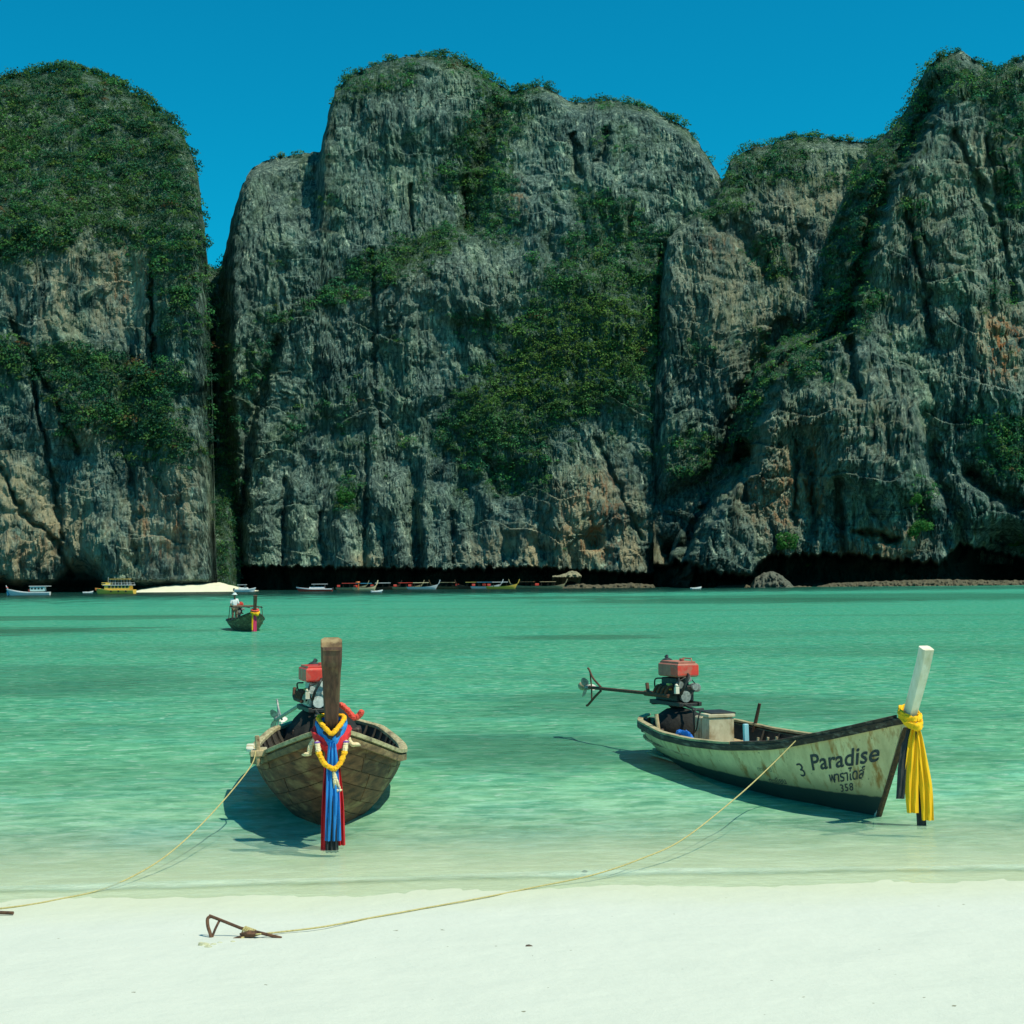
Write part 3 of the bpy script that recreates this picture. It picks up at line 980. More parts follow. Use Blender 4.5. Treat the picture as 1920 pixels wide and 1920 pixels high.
        nt = np.interp(x, [1236, 1290, 1330, 1400, 1440, 1500, 1600, 1680, 1760, 1800, 1920, 2400], [1060, 1052, 1070, 1082, 1042, 1040, 1040, 1050, 1056, 1020, 1050, 1050]) + 10 * fbm(x / 14, 1, 0, 4)
        d = d + 26 * sm(-4, 5, y - nt) - 12 * sm(1088, 1096, y) * sm(1400, 1440, x)
        d = d + 22 * blobs(x, y, [(1885, 1050, 60, 60, 1.2)])
        return d

    def veg(x, y):
        fy = [p[1] for p in face]
        e = np.interp(y, fy, [p[0] for p in face])
        b = 1.35 * sm(-6, 22, e - x) * sm(960, 820, y)
        b = b + blobs(x, y, [(1560, 620, 90, 40, 1.0, -30), (1800, 150, 80, 40, 0.85), (1900, 180, 60, 60, 1.3), (1900, 330, 40, 120, 0.75), (1890, 850, 60, 60, 1.2), (1720, 420, 40, 60, 0.45), (1860, 560, 50, 30, 0.6),
                              (1700, 280, 40, 30, 0.6), (1470, 700, 50, 30, 0.7), (1620, 560, 50, 40, 0.6), (1560, 700, 60, 24, 0.5), (1730, 940, 26, 60, 0.8), (1640, 780, 20, 30, 0.3), (1850, 790, 60, 20, 0.5), (1820, 170, 120, 12, 0.7, 20),
                              (1930, 1020, 40, 20, 0.7), (1700, 390, 26, 20, 0.6)])
        return b + patchy(x, y, 32, 9, 12.3) * 0.80 - 0.15

    def tide(x, y):
        nt = np.interp(x, [1236, 1290, 1330, 1400, 1440, 1500, 1600, 1680, 1760, 1800, 1920, 2400], [1060, 1052, 1070, 1082, 1042, 1040, 1040, 1050, 1056, 1020, 1050, 1050]) + 10 * fbm(x / 14, 1, 0, 4)
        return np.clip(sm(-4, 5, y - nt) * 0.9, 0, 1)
    r = cliff("cliff_right", "rugged fluted limestone headland rising at the right", ridge, 405, 1236, 2700, 2.0, dep, veg,
              [(1480, 900, 90, 120, 0.8), (1660, 1020, 70, 26, 1.0), (1880, 640, 60, 60, 0.9), (1650, 1060, 90, 10, 1.0), (1840, 300, 80, 60, 0.4), (1640, 780, 90, 80, 0.4), (1750, 480, 160, 160, 0.3)],
              [(1880, 650, 40, 60, 1.0), (1530, 900, 14, 80, 1.0), (1460, 930, 60, 70, 0.7), (1660, 1015, 60, 24, 0.9), (1600, 300, 60, 40, 0.3)], tide, seed=9.4, kk=0.98)
    scatter("cliff_trees_right", "dark forest on the shaded slope of the right headland", *r, 9.8, 0.8, 3.0, GREENS, 42,
            lambda a, b, c, s: dry(a, b, c, s, [(1720, 270, 24, 16, 0.7)], 0.10), seed=7, ridge_n=420)


def shrub(cl, px, py, rp, label, seed):
    """one bush rooted in the rock that can be told from the rest"""
    PX, PY, P = CL[cl]
    i = np.argmin((PX - px) ** 2 + (PY - py) ** 2)
    c = P.reshape(-1, 3)[i].copy()
    r = rp * c[1] / F
    e = empty("shrub", (c[0], c[1] - .2 * r, c[2] - r * .75), 0, label, "shrub")
    rs = np.random.RandomState(seed)
    lobes = rs.uniform(-1, 1, (9, 3)) * np.array([.62, .35, .42])
    lobes[:, 2] += .78 - .3 * np.abs(lobes[:, 0])
    lobes[:, 1] -= .45
    n = 1100
    u = rs.normal(size=(n, 3))
    u /= np.linalg.norm(u, axis=1)[:, None]
    li = rs.randint(0, 9, n)
    ctr = (lobes[li] + u * rs.uniform(.55, 1, (n, 1)) * (.26 + .14 * rs.uniform(0, 1, 9))[li][:, None]) * r
    nm = u + rs.normal(size=u.shape) * .5
    a = np.cross(nm, rs.normal(size=nm.shape))
    a /= np.linalg.norm(a, axis=1)[:, None]
    b = np.cross(nm, a)
    b /= np.linalg.norm(b, axis=1)[:, None]
    q = rs.uniform(.05, .10, (n, 1)) * r
    v = np.stack([ctr - a * q, ctr - b * q * .6, ctr + a * q, ctr + b * q * .6], 1)
    colr = np.repeat(np.array([0.07, 0.24, 0.055]) * rs.uniform(.6, 1.3, (n, 1)), 4, 0)
    o = np_mesh("crown", v.reshape(-1, 3), np.arange(n * 4).reshape(n, 4), mat=LEAVES, smooth=False, cattrs={"leaf_colour": colr})
    o.parent = e
    mb = MB()
    for k in range(4):
        t_ = Vector(lobes[k]) * r * .8
        mb.tube([Vector((0, .2 * r, 0)), t_ * .45 + Vector((0, 0, .05 * r)), t_], [.05 * r, .035 * r, .015 * r], 6)
    mb.build("branches", BARK, e)


BARK = mottled("grey_bark", (0.06, 0.05, 0.035), (0.14, 0.12, 0.08), 3, (1, 1, .3), .9, .3)
ground = tag(make_ground(), "pale white coral sand of the beach and sea floor", kind='structure')
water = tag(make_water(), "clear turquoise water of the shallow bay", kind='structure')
build_cliffs()
shrub("cliff_right", 1470, 1012, 27, "bright green shrub low on the headland, above the grey boulder", 1)
shrub("cliff_right", 1722, 985, 30, "large yellow-green shrub low on the headland, right of the orange overhang", 2)
shrub("cliff_right", 1716, 935, 19, "smaller green shrub growing directly above the large one on the headland", 3)
shrub("cliff_right", 1897, 1022, 17, "small green shrub in the dark hollow at the right edge", 4)
shrub("cliff_center", 648, 930, 24, "green shrub between the low rock pillars left of the massif's dark crack", 5)

# =================================================================== BOATS
WOOD_OLD = mottled("weathered_brown_wood", (0.075, 0.044, 0.018), (0.23, 0.140, 0.055), 9, (0.5, 1, 2.2), 0.8, 0.5, c3=(0.34, 0.25, 0.12), s3=4, bdist=0.012)
WOOD_DARK = mottled("dark_stem_wood", (0.050, 0.022, 0.012), (0.120, 0.052, 0.028), 12, (2, 2, 0.3), 0.7, 0.4, c3=(0.16, 0.10, 0.05), s3=5)
WOOD_PALE = mottled("grey_bleached_wood", (0.30, 0.25, 0.12), (0.52, 0.46, 0.26), 12, (0.4, 2, 2), 0.85, 0.4, c3=(0.14, 0.11, 0.06), s3=5)
WOOD_TAN = mottled("tan_plank_wood", (0.38, 0.27, 0.13), (0.62, 0.48, 0.27), 10, (0.4, 2, 2), 0.75, 0.3, c3=(0.18, 0.10, 0.05), s3=4)
INSIDE = mottled("dark_boat_inside", (0.018, 0.016, 0.012), (0.06, 0.048, 0.030), 10, (0.5, 1, 1), 0.8, 0.3)
RAIL_DARK = mottled("dark_varnished_rail", (0.022, 0.014, 0.010), (0.085, 0.046, 0.026), 14, (0.3, 2, 2), 0.75, 0.3, c3=(0.20, 0.16, 0.12), s3=9)
WHITE_WOOD = mottled("white_painted_wood", (0.72, 0.68, 0.50), (0.86, 0.82, 0.66), 10, (1, 1, 0.4), 0.6, 0.2, c3=(0.50, 0.42, 0.22), s3=3)
BLACK = mottled("greasy_black_metal", (0.010, 0.012, 0.011), (0.035, 0.038, 0.033), 20, (1, 1, 1), 0.55, 0.2)
TARP_BLACK = mottled("black_oily_canvas", (0.008, 0.009, 0.008), (0.022, 0.022, 0.018), 6, (1, 1, 1), 0.95, 0.8, bdist=0.04)
IRON = mottled("rusty_iron", (0.055, 0.030, 0.018), (0.16, 0.075, 0.035), 30, (1, 1, 1), 0.85, 0.5)
STEEL = mottled("dull_grey_steel", (0.18, 0.19, 0.17), (0.40, 0.42, 0.38), 22, (1, 1, 1), 0.5, 0.2, metal=0.3)
ALU = mottled("pale_cast_metal", (0.50, 0.55, 0.50), (0.74, 0.78, 0.70), 18, (1, 1, 1), 0.5, 0.2, c3=(0.06, 0.06, 0.05), s3=7)
RED = mottled("red_paint", (0.66, 0.025, 0.014), (0.80, 0.05, 0.022), 9, (1, 1, 1), 0.4, 0.1, c3=(0.48, 0.16, 0.10), s3=5, coat=0.3)
RED_FADED = mottled("faded_red_paint", (0.40, 0.13, 0.085), (0.50, 0.20, 0.13), 9, (1, 1, 1), 0.6, 0.1)
YELLOW_P = mottled("yellow_paint", (0.66, 0.52, 0.10), (0.74, 0.60, 0.16), 9, (1, 1, 1), 0.5, 0.1)
BLUE_TARP = mottled("blue_tarpaulin", (0.005, 0.10, 0.42), (0.01, 0.16, 0.58), 9, (1, 1, 1), 0.5, 0.3)
PALE_BLUE = mottled("pale_blue_paint", (0.28, 0.58, 0.66), (0.36, 0.66, 0.72), 9, (1, 1, 1), 0.5, 0.1)
BOX_CREAM = mottled("grubby_cream_plastic", (0.50, 0.44, 0.27), (0.66, 0.60, 0.40), 7, (1, 1, 0.6), 0.55, 0.15, c3=(0.30, 0.20, 0.09), s3=4)
CLOTH_Y = mottled("yellow_cloth", (0.92, 0.46, 0.002), (0.95, 0.56, 0.004), 14, (3, 3, 0.4), 0.85, 0.3, bdist=0.004)
CLOTH_BLUE = mottled("blue_cloth", (0.008, 0.17, 0.50), (0.015, 0.25, 0.64), 14, (3, 3, 0.4), 0.8, 0.3, bdist=0.004)
CLOTH_RED = mottled("crimson_cloth", (0.50, 0.008, 0.014), (0.64, 0.018, 0.025), 14, (3, 3, 0.4), 0.8, 0.3, bdist=0.004)
CLOTH_BLACK = mottled("black_cloth", (0.020, 0.024, 0.028), (0.045, 0.048, 0.050), 14, (3, 3, 0.4), 0.9, 0.3, bdist=0.004)
CLOTH_PINK = mottled("pink_cloth", (0.62, 0.02, 0.10), (0.70, 0.04, 0.14), 14, (3, 3, 0.4), 0.9, 0.2)
CLOTH_WHITE = mottled("white_shirt_cotton", (0.66, 0.72, 0.70), (0.78, 0.82, 0.78), 14, (1, 1, 1), 0.9, 0.2)
MARIGOLD = mottled("marigold_petals", (0.88, 0.36, 0.004), (0.94, 0.55, 0.012), 60, (1, 1, 1), 0.9, 0.6, bdist=0.01)
GARL_RED = mottled("red_plastic_flowers", (0.60, 0.03, 0.02), (0.78, 0.12, 0.07), 50, (1, 1, 1), 0.7, 0.6, bdist=0.01)
GARL_CREAM = mottled("cream_petals", (0.74, 0.58, 0.30), (0.84, 0.74, 0.48), 60, (1, 1, 1), 0.9, 0.6, bdist=0.01)
GARL_PURPLE = mottled("purple_petals", (0.12, 0.05, 0.28), (0.22, 0.10, 0.40), 60, (1, 1, 1), 0.9, 0.4)
SKIN = mottled("tanned_skin", (0.20, 0.10, 0.06), (0.26, 0.14, 0.08), 9, (1, 1, 1), 0.6, 0.0)
TROUSER = mottled("khaki_shorts_cloth", (0.16, 0.13, 0.08), (0.22, 0.18, 0.11), 9, (1, 1, 1), 0.9, 0.1)
ROPE = mottled("straw_yellow_rope", (0.36, 0.30, 0.11), (0.58, 0.50, 0.22), 60, (1, 1, 1), 0.9, 0.5, bdist=0.004)
PAINT_INK = mottled("dark_navy_sign_paint", (0.012, 0.022, 0.040), (0.05, 0.06, 0.075), 30, (1, 1, 1), 0.6, 0.0)
PAINT_FADED = mottled("faded_sign_paint", (0.16, 0.19, 0.13), (0.30, 0.33, 0.20), 30, (1, 1, 1), 0.7, 0.0)


def hull_paint():
    """white topsides with rust runs and green-brown grime, dark bottom paint below a line"""
    m, n, l, b = new_mat("white_hull_paint")
    f, raw = noise_fac(n, l, 5, (1, 1, 0.35), 6, 0.65, 0.35, 0.7)
    c = mixc(n, l, f, (0.84, 0.70, 0.40), (0.52, 0.42, 0.22))
    f2, _ = noise_fac(n, l, 3.6, (1.6, 1.6, 0.13), 6, 0.65, 0.53, 0.64)
    c = mixc(n, l, f2, c, (0.42, 0.20, 0.05))
    f3, _ = noise_fac(n, l, 26, (1, 1, 1), 3, 0.6, 0.66, 0.72)
    c = mixc(n, l, f3, c, (0.20, 0.20, 0.12))
    tc = n.new("ShaderNodeTexCoord")
    sp = n.new("ShaderNodeSeparateXYZ")
    l.new(tc.outputs['Object'], sp.inputs[0])

    def lin(kx, ox, wob):
        q = N(n, "ShaderNodeMath", operation='MULTIPLY_ADD')
        l.new(sp.outputs[0], q.inputs[0])
        q.inputs[1].default_value = -kx
        l.new(sp.outputs[2], q.inputs[2])
        q2 = N(n, "ShaderNodeMath", operation='MULTIPLY_ADD')
        l.new(raw, q2.inputs[0])
        q2.inputs[1].default_value = wob
        l.new(q.outputs[0], q2.inputs[2])
        return q2.outputs[0]
    # grime tide above the bottom paint
    g = n.new("ShaderNodeMapRange")
    g.inputs[1].default_value = 0.40
    g.inputs[2].default_value = 0.17
    l.new(lin(0.012, 0, 0.16), g.inputs[0])
    c = mixc(n, l, g.outputs[0], c, (0.20, 0.20, 0.085))
    d = n.new("ShaderNodeMapRange")
    d.inputs[1].default_value = 0.215
    d.inputs[2].default_value = 0.195
    l.new(lin(0.012, 0, 0.05), d.inputs[0])
    c = mixc(n, l, d.outputs[0], c, (0.020, 0.045, 0.038))
    l.new(c, b.inputs['Base Color'])
    b.inputs['Roughness'].default_value = 0.55
    bu = n.new("ShaderNodeBump")
    bu.inputs['Strength'].default_value = 0.25
    bu.inputs['Distance'].default_value = 0.01
    l.new(raw, bu.inputs['Height'])
    l.new(bu.outputs[0], b.inputs['Normal'])
    return m


HULL_WHITE = hull_paint()


class Hull:
    """a long-tail boat's lines; x forward, y to port, z up, 0 = water line"""

    def __init__(s, L=8.0, beam=0.92, rake=0.75, bow=1.15, mid=0.47, stern=0.56, foot=-0.05, flare=0.9):
        s.L = L
        s.u = [0, .04, .09, .15, .3, .45, .6, .75, .88, .95, 1]
        s.B = [b_ * beam / 0.92 for b_ in (.20, .46, .62, .74, .88, .92, .88, .74, .47, .25, .028)]
        g = (0, .0, .0, .0, .0, .03, .12, .30, .62, .83, 1)
        s.G = [mid + (bow - mid) * q for q in g]
        s.G[0:4] = [stern, stern - .01, stern - .03, mid + .04]
        s.K = [.12, .02, -.06, -.14, -.24, -.28, -.28, -.26, -.18, -.12, foot]
        s.RK = [-.28, -.24, -.18, -.12, -.04, 0, .02, .10, .36 * rake / .75, .56 * rake / .75, rake]
        s.flare = flare

    def val(s, arr, u):
        return float(np.interp(u, s.u, arr))

    def smooth(s, arr, u, h=0.03):
        return sum(s.val(arr, min(max(u + d, 0), 1)) for d in (-h, -h / 2, 0, h / 2, h)) / 5

    def pt(s, u, v, side=1, out=0.0):
        B, G, K, rk = (s.smooth(a, u, 0.03 if 0.05 < u < .95 else 0.012) for a in (s.B, s.G, s.K, s.RK))
        p0, p1, p2, p3 = (B, G), (B * s.flare, G - .36 * (G - K)), (B * 0.62, K + 0.20 * (G - K)), (0.0, K)
        t = v
        a = [(1 - t) ** 3, 3 * (1 - t) ** 2 * t, 3 * (1 - t) * t * t, t ** 3]
        y = sum(w * p[0] for w, p in zip(a, (p0, p1, p2, p3)))
        z = sum(w * p[1] for w, p in zip(a, (p0, p1, p2, p3)))
        x = u * s.L - rk * ((G - z) / max(G - K, .01))
        if out:
            e = 1e-3
            q = s.pt(u, min(v + e, 1), side) - s.pt(u, max(v - e, 0), side)
            w = s.pt(min(u + e, 1), v, side) - s.pt(max(u - e, 0), v, side)
            nn = w.cross(q) if side > 0 else q.cross(w)
            nn.normalize()
            if nn.y * side < 0 and abs(nn.y) > 0.05:
                nn = -nn
            return Vector((x, y * side, z)) + nn * out
        return Vector((x, y * side, z))


def strip(h, u0, u1, v0, v1, side, thick, nu, nv, out=0.0):
    """a plank following the hull"""
    mb = MB()
    secs = []
    for i in range(nu + 1):
        u = u0 + (u1 - u0) * i / nu
        o = [h.pt(u, v0 + (v1 - v0) * j / nv, side, out + 1e-6) for j in range(nv + 1)]
        q = [h.pt(u, v0 + (v1 - v0) * j / nv, side, out - thick) for j in range(nv, -1, -1)]
        secs.append(o + q)
    mb.sections(secs)
    return mb


def cloth(mb, pts, widths, across, thick=0.012, folds=3, amp=0.02, ph=0.0, n=18):
    """a hanging strip of cloth with folds down its length"""
    ac = Vector(across).normalized()
    secs = []
    for i, p in enumerate(pts):
        p = Vector(p)
        t = (Vector(pts[min(i + 1, len(pts) - 1)]) - Vector(pts[max(i - 1, 0)])).normalized()
        nn = t.cross(ac).normalized()
        w = widths[i]
        sec = []
        for k in range(n):
            a = 2 * math.pi * k / n
            xx = math.cos(a)
            fold = amp * math.sin(xx * folds * 1.9 + ph + i * 0.25) * (1 - 0.5 * abs(xx))
            sec.append(p + ac * (xx * w / 2) + nn * (math.sin(a) * thick + fold))
        secs.append(sec)
    mb.sections(secs)
    return mb


def ptlerp(pts, n):
    """resample a polyline smoothly (Catmull-Rom)"""
    P = [Vector(p) for p in pts]
    P = [P[0] * 2 - P[1]] + P + [P[-1] * 2 - P[-2]]
    out = []
    segs = len(P) - 3
    for i in range(segs):
        a, b, c, d = P[i:i + 4]
        for k in range(n):
            t = k / n
            out.append(0.5 * ((2 * b) + (c - a) * t + (2 * a - 5 * b + 4 * c - d) * t * t + (3 * b - a - 3 * c + d) * t ** 3))
    out.append(P[-2])
    return out


def prow_post(h, w0, w1, dep0, dep1, top, mat, name="prow", lean=0.33, notch=False):
    """stem and tall prow in one curved timber"""
    L = h.L
    neck = h.G[-1]
    path = [(L - h.RK[-1] - .05, h.K[-1] - .12, .035, .03), (L - h.RK[-1] + .0, h.K[-1] + .05, .035, .03), (L - h.RK[-1] * .55, h.K[-1] + (neck - h.K[-1]) * .45, .04, .035), (L - h.RK[-1] * .2, neck - .16, .07, .06),
            (L + .03, neck + .05, w0, dep0), (L + lean * .38, neck + (top - neck) * .33, w0 * .55 + w1 * .45, dep0), (L + lean * .75, neck + (top - neck) * .68, w0 * .25 + w1 * .75, (dep0 + dep1) / 2),
            (L + lean * .93, top - (.20 if notch else .10), w1 * .98, dep1), (L + lean + .01, top, w1 * 1.02, dep1)]
    pts = ptlerp([(p[0], 0, p[1]) for p in path], 4)
    n = len(pts)
    secs = []
    for i, p in enumerate(pts):
        f = i / 4
        k = min(int(f), len(path) - 2)
        fr = f - k
        w = path[k][2] * (1 - fr) + path[k + 1][2] * fr
        d = path[k][3] * (1 - fr) + path[k + 1][3] * fr
        t = (pts[min(i + 1, n - 1)] - pts[max(i - 1, 0)]).normalized()
        fw = Vector((t.z, 0, -t.x))
        sec = []
        for (a, b) in ((1, .62), (.8, 1), (-.8, 1), (-1, .62), (-1, -.7), (-.7, -1), (.7, -1), (1, -.7)):
            sec.append(p + Vector((0, a * w / 2, 0)) + fw * (b * d / 2))
        secs.append(sec)
    if notch:      # slanting cut across the head, facing forward and up
        last = secs[-1]
        c_ = sum(last, Vector()) / 8
        for q in last:
            fwd = (q - c_).x
            q.z += -0.62 * fwd - 0.03
    mb = MB()
    mb.sections(secs)
    mb.last = secs[-1]
    return mb


def engine(parent, loc, off, mats, rz=0.0, tail=3.2, drop=-0.1, low=False, tw=.36):
    """a car engine on a swivel with a long propeller shaft; local x points at the bow"""
    M = Matrix.Translation(Vector(loc)) @ Matrix.Rotation(rz, 4, 'Z')
    P = lambda x, y, z: M @ Vector((x, y, z))
    rot = (0, 0, rz)
    o = off

    def part(mb, name, mat, par=parent):
        q = mb.build(name, mat, par, o)
        return q
    eng = part(MB().box(P(0, 0, .30), (.52, .30, .26), rot).box(P(-.02, 0, .47), (.42, .22, .12), rot), "engine_block", mats['block'])
    # swivel mount and cradle
    mb = MB()
    mb.lathe(P(0, 0, -.30), (0, 0, 1), [(0, .16), (.12, .14), (.2, .09), (.36, .07), (.40, .12), (.43, .12)], 12)
    for sy in (-.17, .17):
        mb.box(P(-.02, sy, .15), (.86, .05, .06), rot)
    mb.box(P(.36, 0, .14), (.05, .36, .05), rot)
    mb.box(P(-.40, 0, .14), (.06, .36, .08), rot)
    mb.box(P(-.40, 0, .26), (.10, .16, .22), rot)
    part(mb, "engine_cradle", BLACK)
    t = part(MB().box(P(.04, .02, .65), (.56, tw, .20), rot), "fuel_tank", mats['tank'])
    mb = MB().box(P(.22, .02, .65), (.205, tw + .008, .170), rot)
    part(mb, "tank_panel", mats['tank2'])
    if low:
        mb = MB().tube([P(-.4, 0, .22), P(-tail, 0, .22 + drop)], .03, 6)
        part(mb, "propeller_shaft", STEEL)
        return
    mb = MB()
    mb.box(P(.04, .02, .765), (.50, tw - .06, .03), rot)
    mb.lathe(P(.10, .05, .77), (0, 0, 1), [(0, .035), (.03, .035), (.032, .04), (.05, .04)], 10)
    mb.tube([P(-.05, .12, .78), P(.0, .14, .82), P(.22, .14, .82), P(.27, .12, .78)], .010, 6)
    part(mb, "tank_lid", mats['tank'])
    mb = MB().lathe(P(-.27, .02, .60), (0, 0, 1), [(0, .05), (.03, .10), (.16, .11), (.20, .06), (.215, .02)], 14)
    mb.tube([P(-.27, .02, .80), P(-.34, .06, .84), P(-.44, .10, .82)], .022, 8)
    part(mb, "air_filter", BLACK)
    # pulleys, belt, alternator, manifold, hoses
    for (x, y, z, r_) in ((.30, -.03, .26, .085), (.31, .13, .40, .05), (.31, -.13, .44, .055), (.30, .03, .52, .045)):
        part(MB().lathe(P(x - .01, y, z), M.to_3x3() @ Vector((1, 0, 0)), [(0, r_), (.012, r_), (.016, r_ * .8), (.030, r_ * .8), (.034, r_), (.045, r_), (.046, r_ * .3)], 16), "pulley", mats['metal'])
    mb = MB()
    belt = [(-.03, .345, .0), (.085, .26), ]
    cyc = [P(.325, .055, .27), P(.325, .18, .40), P(.325, .13, .455), P(.325, .02, .57), P(.325, -.16, .49), P(.325, -.185, .42), P(.325, -.11, .24), P(.325, -.03, .17)]
    mb.tube(cyc + [cyc[0]], .009, 5, caps=False)
    part(mb, "fan_belt", BLACK)
    part(MB().lathe(P(.12, .22, .38), M.to_3x3() @ Vector((1, 0, 0)), [(0, .05), (.01, .065), (.14, .065), (.15, .04)], 12), "alternator", mats['metal'])
    mb = MB()
    for k in range(4):
        x = -.17 + .11 * k
        mb.tube(ptlerp([P(x, -.15, .40), P(x, -.22, .40), P(x - .03, -.25, .34), P(x - .06, -.25, .28)], 3), .024, 7)
    mb.tube([P(.20, -.25, .27), P(-.30, -.25, .27), P(-.42, -.24, .30), P(-.48, -.22, .42)], .030, 8)
    part(mb, "exhaust_pipe", IRON)
    part(MB().box(P(.08, -.165, .40), (.09, .05, .10), rot), "oil_filter_housing", YELLOW_P)
    mb = MB()
    mb.tube(ptlerp([P(.30, .02, .60), P(.40, -.02, .56), P(.40, -.10, .42), P(.34, -.12, .30)], 5), .020, 8)
    part(mb, "hose", BLACK)
    mb = MB()
    mb.tube(ptlerp([P(.27, -.12, .56), P(.36, -.17, .50), P(.33, -.20, .36), P(.22, -.19, .28)], 5), .014, 7)
    part(mb, "hose", BLACK)
    mb = MB()
    mb.tube(ptlerp([P(-.10, -.17, .52), P(-.20, -.24, .50), P(-.30, -.18, .36), P(-.36, -.06, .34)], 5), .012, 7)
    part(mb, "hose", BLACK)
    part(MB().box(P(.345, -.20, .36), (.05, .06, .10), rot).ball(P(.345, -.20, .43), .03), "coolant_bottle", WHITE_WOOD)
    # tiller towards the bow
    mb = MB()
    mb.tube(ptlerp([P(.30, -.08, .16), P(.50, -.09, .12), P(.72, -.10, .10)], 4), .020, 8)
    mb.tube([P(.72, -.17, .10), P(.72, .02, .10)], .020, 8)
    mb.tube([P(.64, -.10, .11), P(.64, -.10, -.14)], .010, 6)
    mb.tube([P(.72, -.03, .10), P(.73, -.03, -.10)], .010, 6)
    part(mb, "tiller_handle", BLACK)
    # tail
    z0 = .24
    part(MB().tube([P(-.42, 0, z0), P(-.9, 0, z0 + drop * .15)], .045, 10).tube([P(-.85, 0, z0 + drop * .14), P(-tail, 0, z0 + drop)], .028, 10), "propeller_shaft", mats['shaft'])
    mb = MB()
    zt = z0 + drop
    # skeg: a flat iron Y above and below the shaft end
    mb.tube(ptlerp([P(-tail + .42, 0, zt + .03), P(-tail + .16, 0, zt + .16), P(-tail + .02, 0, zt + .30), P(-tail - .02, 0, zt + .32)], 4), .018, 6)
    mb.tube(ptlerp([P(-tail + .42, 0, zt - .03), P(-tail + .22, 0, zt - .14), P(-tail - .02, 0, zt - .29), P(-tail - .08, 0, zt - .31)], 4), .020, 6)
    mb.tube([P(-tail + .10, 0, zt), P(-tail + .05, 0, zt + .27)], .014, 6)
    mb.tube([P(-tail + .10, 0, zt), P(-tail + .10, 0, zt - .22)], .014, 6)
    part(mb, "skeg", mats['shaft'])
    hub = part(MB().lathe(P(-tail + .02, 0, zt), M.to_3x3() @ Vector((-1, 0, 0)), [(0, .03), (.02, .045), (.10, .045), (.15, .02)], 12), "propeller", STEEL)
    for k in range(3):
        a = 2 * math.pi * k / 3 + .5
        mb = MB()
        rr = Matrix.Rotation(a, 3, 'X')
        secs = []
        for i in range(6):
            r_ = .03 + .15 * i / 5
            w = .055 * math.sin(math.pi * (0.15 + .8 * i / 5)) + .01
            sec = []
            for (cx, cy) in ((1, .0), (0, .006), (-1, 0), (0, -.006)):
                v = Vector((cx * w * .6, cx * w * .8 + 0, r_)) + Vector((0, 0, 0))
                v.x += cy
                sec.append(M @ (Vector((-tail - .05, 0, zt)) + rr @ v))
            secs.append(sec)
        mb.sections(secs)
        b_ = mb.build("blade", STEEL, hub, o)


def frame_mat(loc, heading):
    return Matrix.Translation(Vector(loc)) @ Matrix.Rotation(heading, 4, 'Z')


def top_level(mb, name, mat, fm, heading, label, cat, group=None, smooth=True):
    """a thing of its own built in a boat's coordinates, with its origin at its own base"""
    lo = Vector((min(v.x for v in mb.v), min(v.y for v in mb.v), min(v.z for v in mb.v)))
    hi = Vector((max(v.x for v in mb.v), max(v.y for v in mb.v), max(v.z for v in mb.v)))
    c = Vector(((lo.x + hi.x) / 2, (lo.y + hi.y) / 2, lo.z))
    o = mb.build(name, mat, None, c, smooth)
    o.location = fm @ c
    o.rotation_euler = (0, 0, heading)
    return tag(o, label, cat, group), c


def hull_shell(h, mat, nu=56, nv=14, inner=True):
    mb = MB()
    for side in (1, -1):
        rows = []
        for i in range(nu + 1):
            u = i / nu
            rows.append([h.pt(u, j / nv, side) for j in range(nv + 1)])
        mb.grid(rows)
    # stern board
    n0 = len(mb.v)
    st = [h.pt(0, j / nv, 1) for j in range(nv + 1)] + [h.pt(0, j / nv, -1) for j in range(nv, -1, -1)]
    mb.add(st, [tuple(range(len(st)))])
    return mb


def inner_shell(h, nu=40, nv=10, t=0.03):
    mb = MB()
    for side in (1, -1):
        rows = []
        for i in range(nu + 1):
            u = .012 + .965 * i / nu
            rows.append([h.pt(u, j / nv, side) * 1.0 + Vector((0, -side * t * (1 if j < nv else 0), t * j / nv)) for j in range(nv + 1)])
        mb.grid(rows)
    return mb


def rail(h, side, mat, parent, off, name="gunwale_rail", w=.10, t=.045, z=0.0, outp=.035, u0=0.0, u1=1.0, n=60, drop=None):
    mb = MB()
    secs = []
    for i in range(n + 1):
        u = u0 + (u1 - u0) * i / n
        p = h.pt(u, 0, side)
        e = 0.004
        tg = (h.pt(min(u + e, 1), 0, side) - h.pt(max(u - e, 0), 0, side)).normalized()
        lat = Vector((tg.y, -tg.x, 0)).normalized()
        if lat.y * side < 0:
            lat = -lat
        a, b = outp, outp - w
        if abs(p.y) < w - outp + .02:
            b = max(b, -abs(p.y) + .004)
        c = p + Vector((0, 0, z))
        secs.append([c + lat * a + Vector((0, 0, -t)), c + lat * a + Vector((0, 0, t * .7)), c + lat * (a - .012) + Vector((0, 0, t)), c + lat * (b + .012) + Vector((0, 0, t)), c + lat * b + Vector((0, 0, t * .7)), c + lat * b + Vector((0, 0, -t))])
    mb.sections(secs)
    return mb.build(name, mat, parent, off)


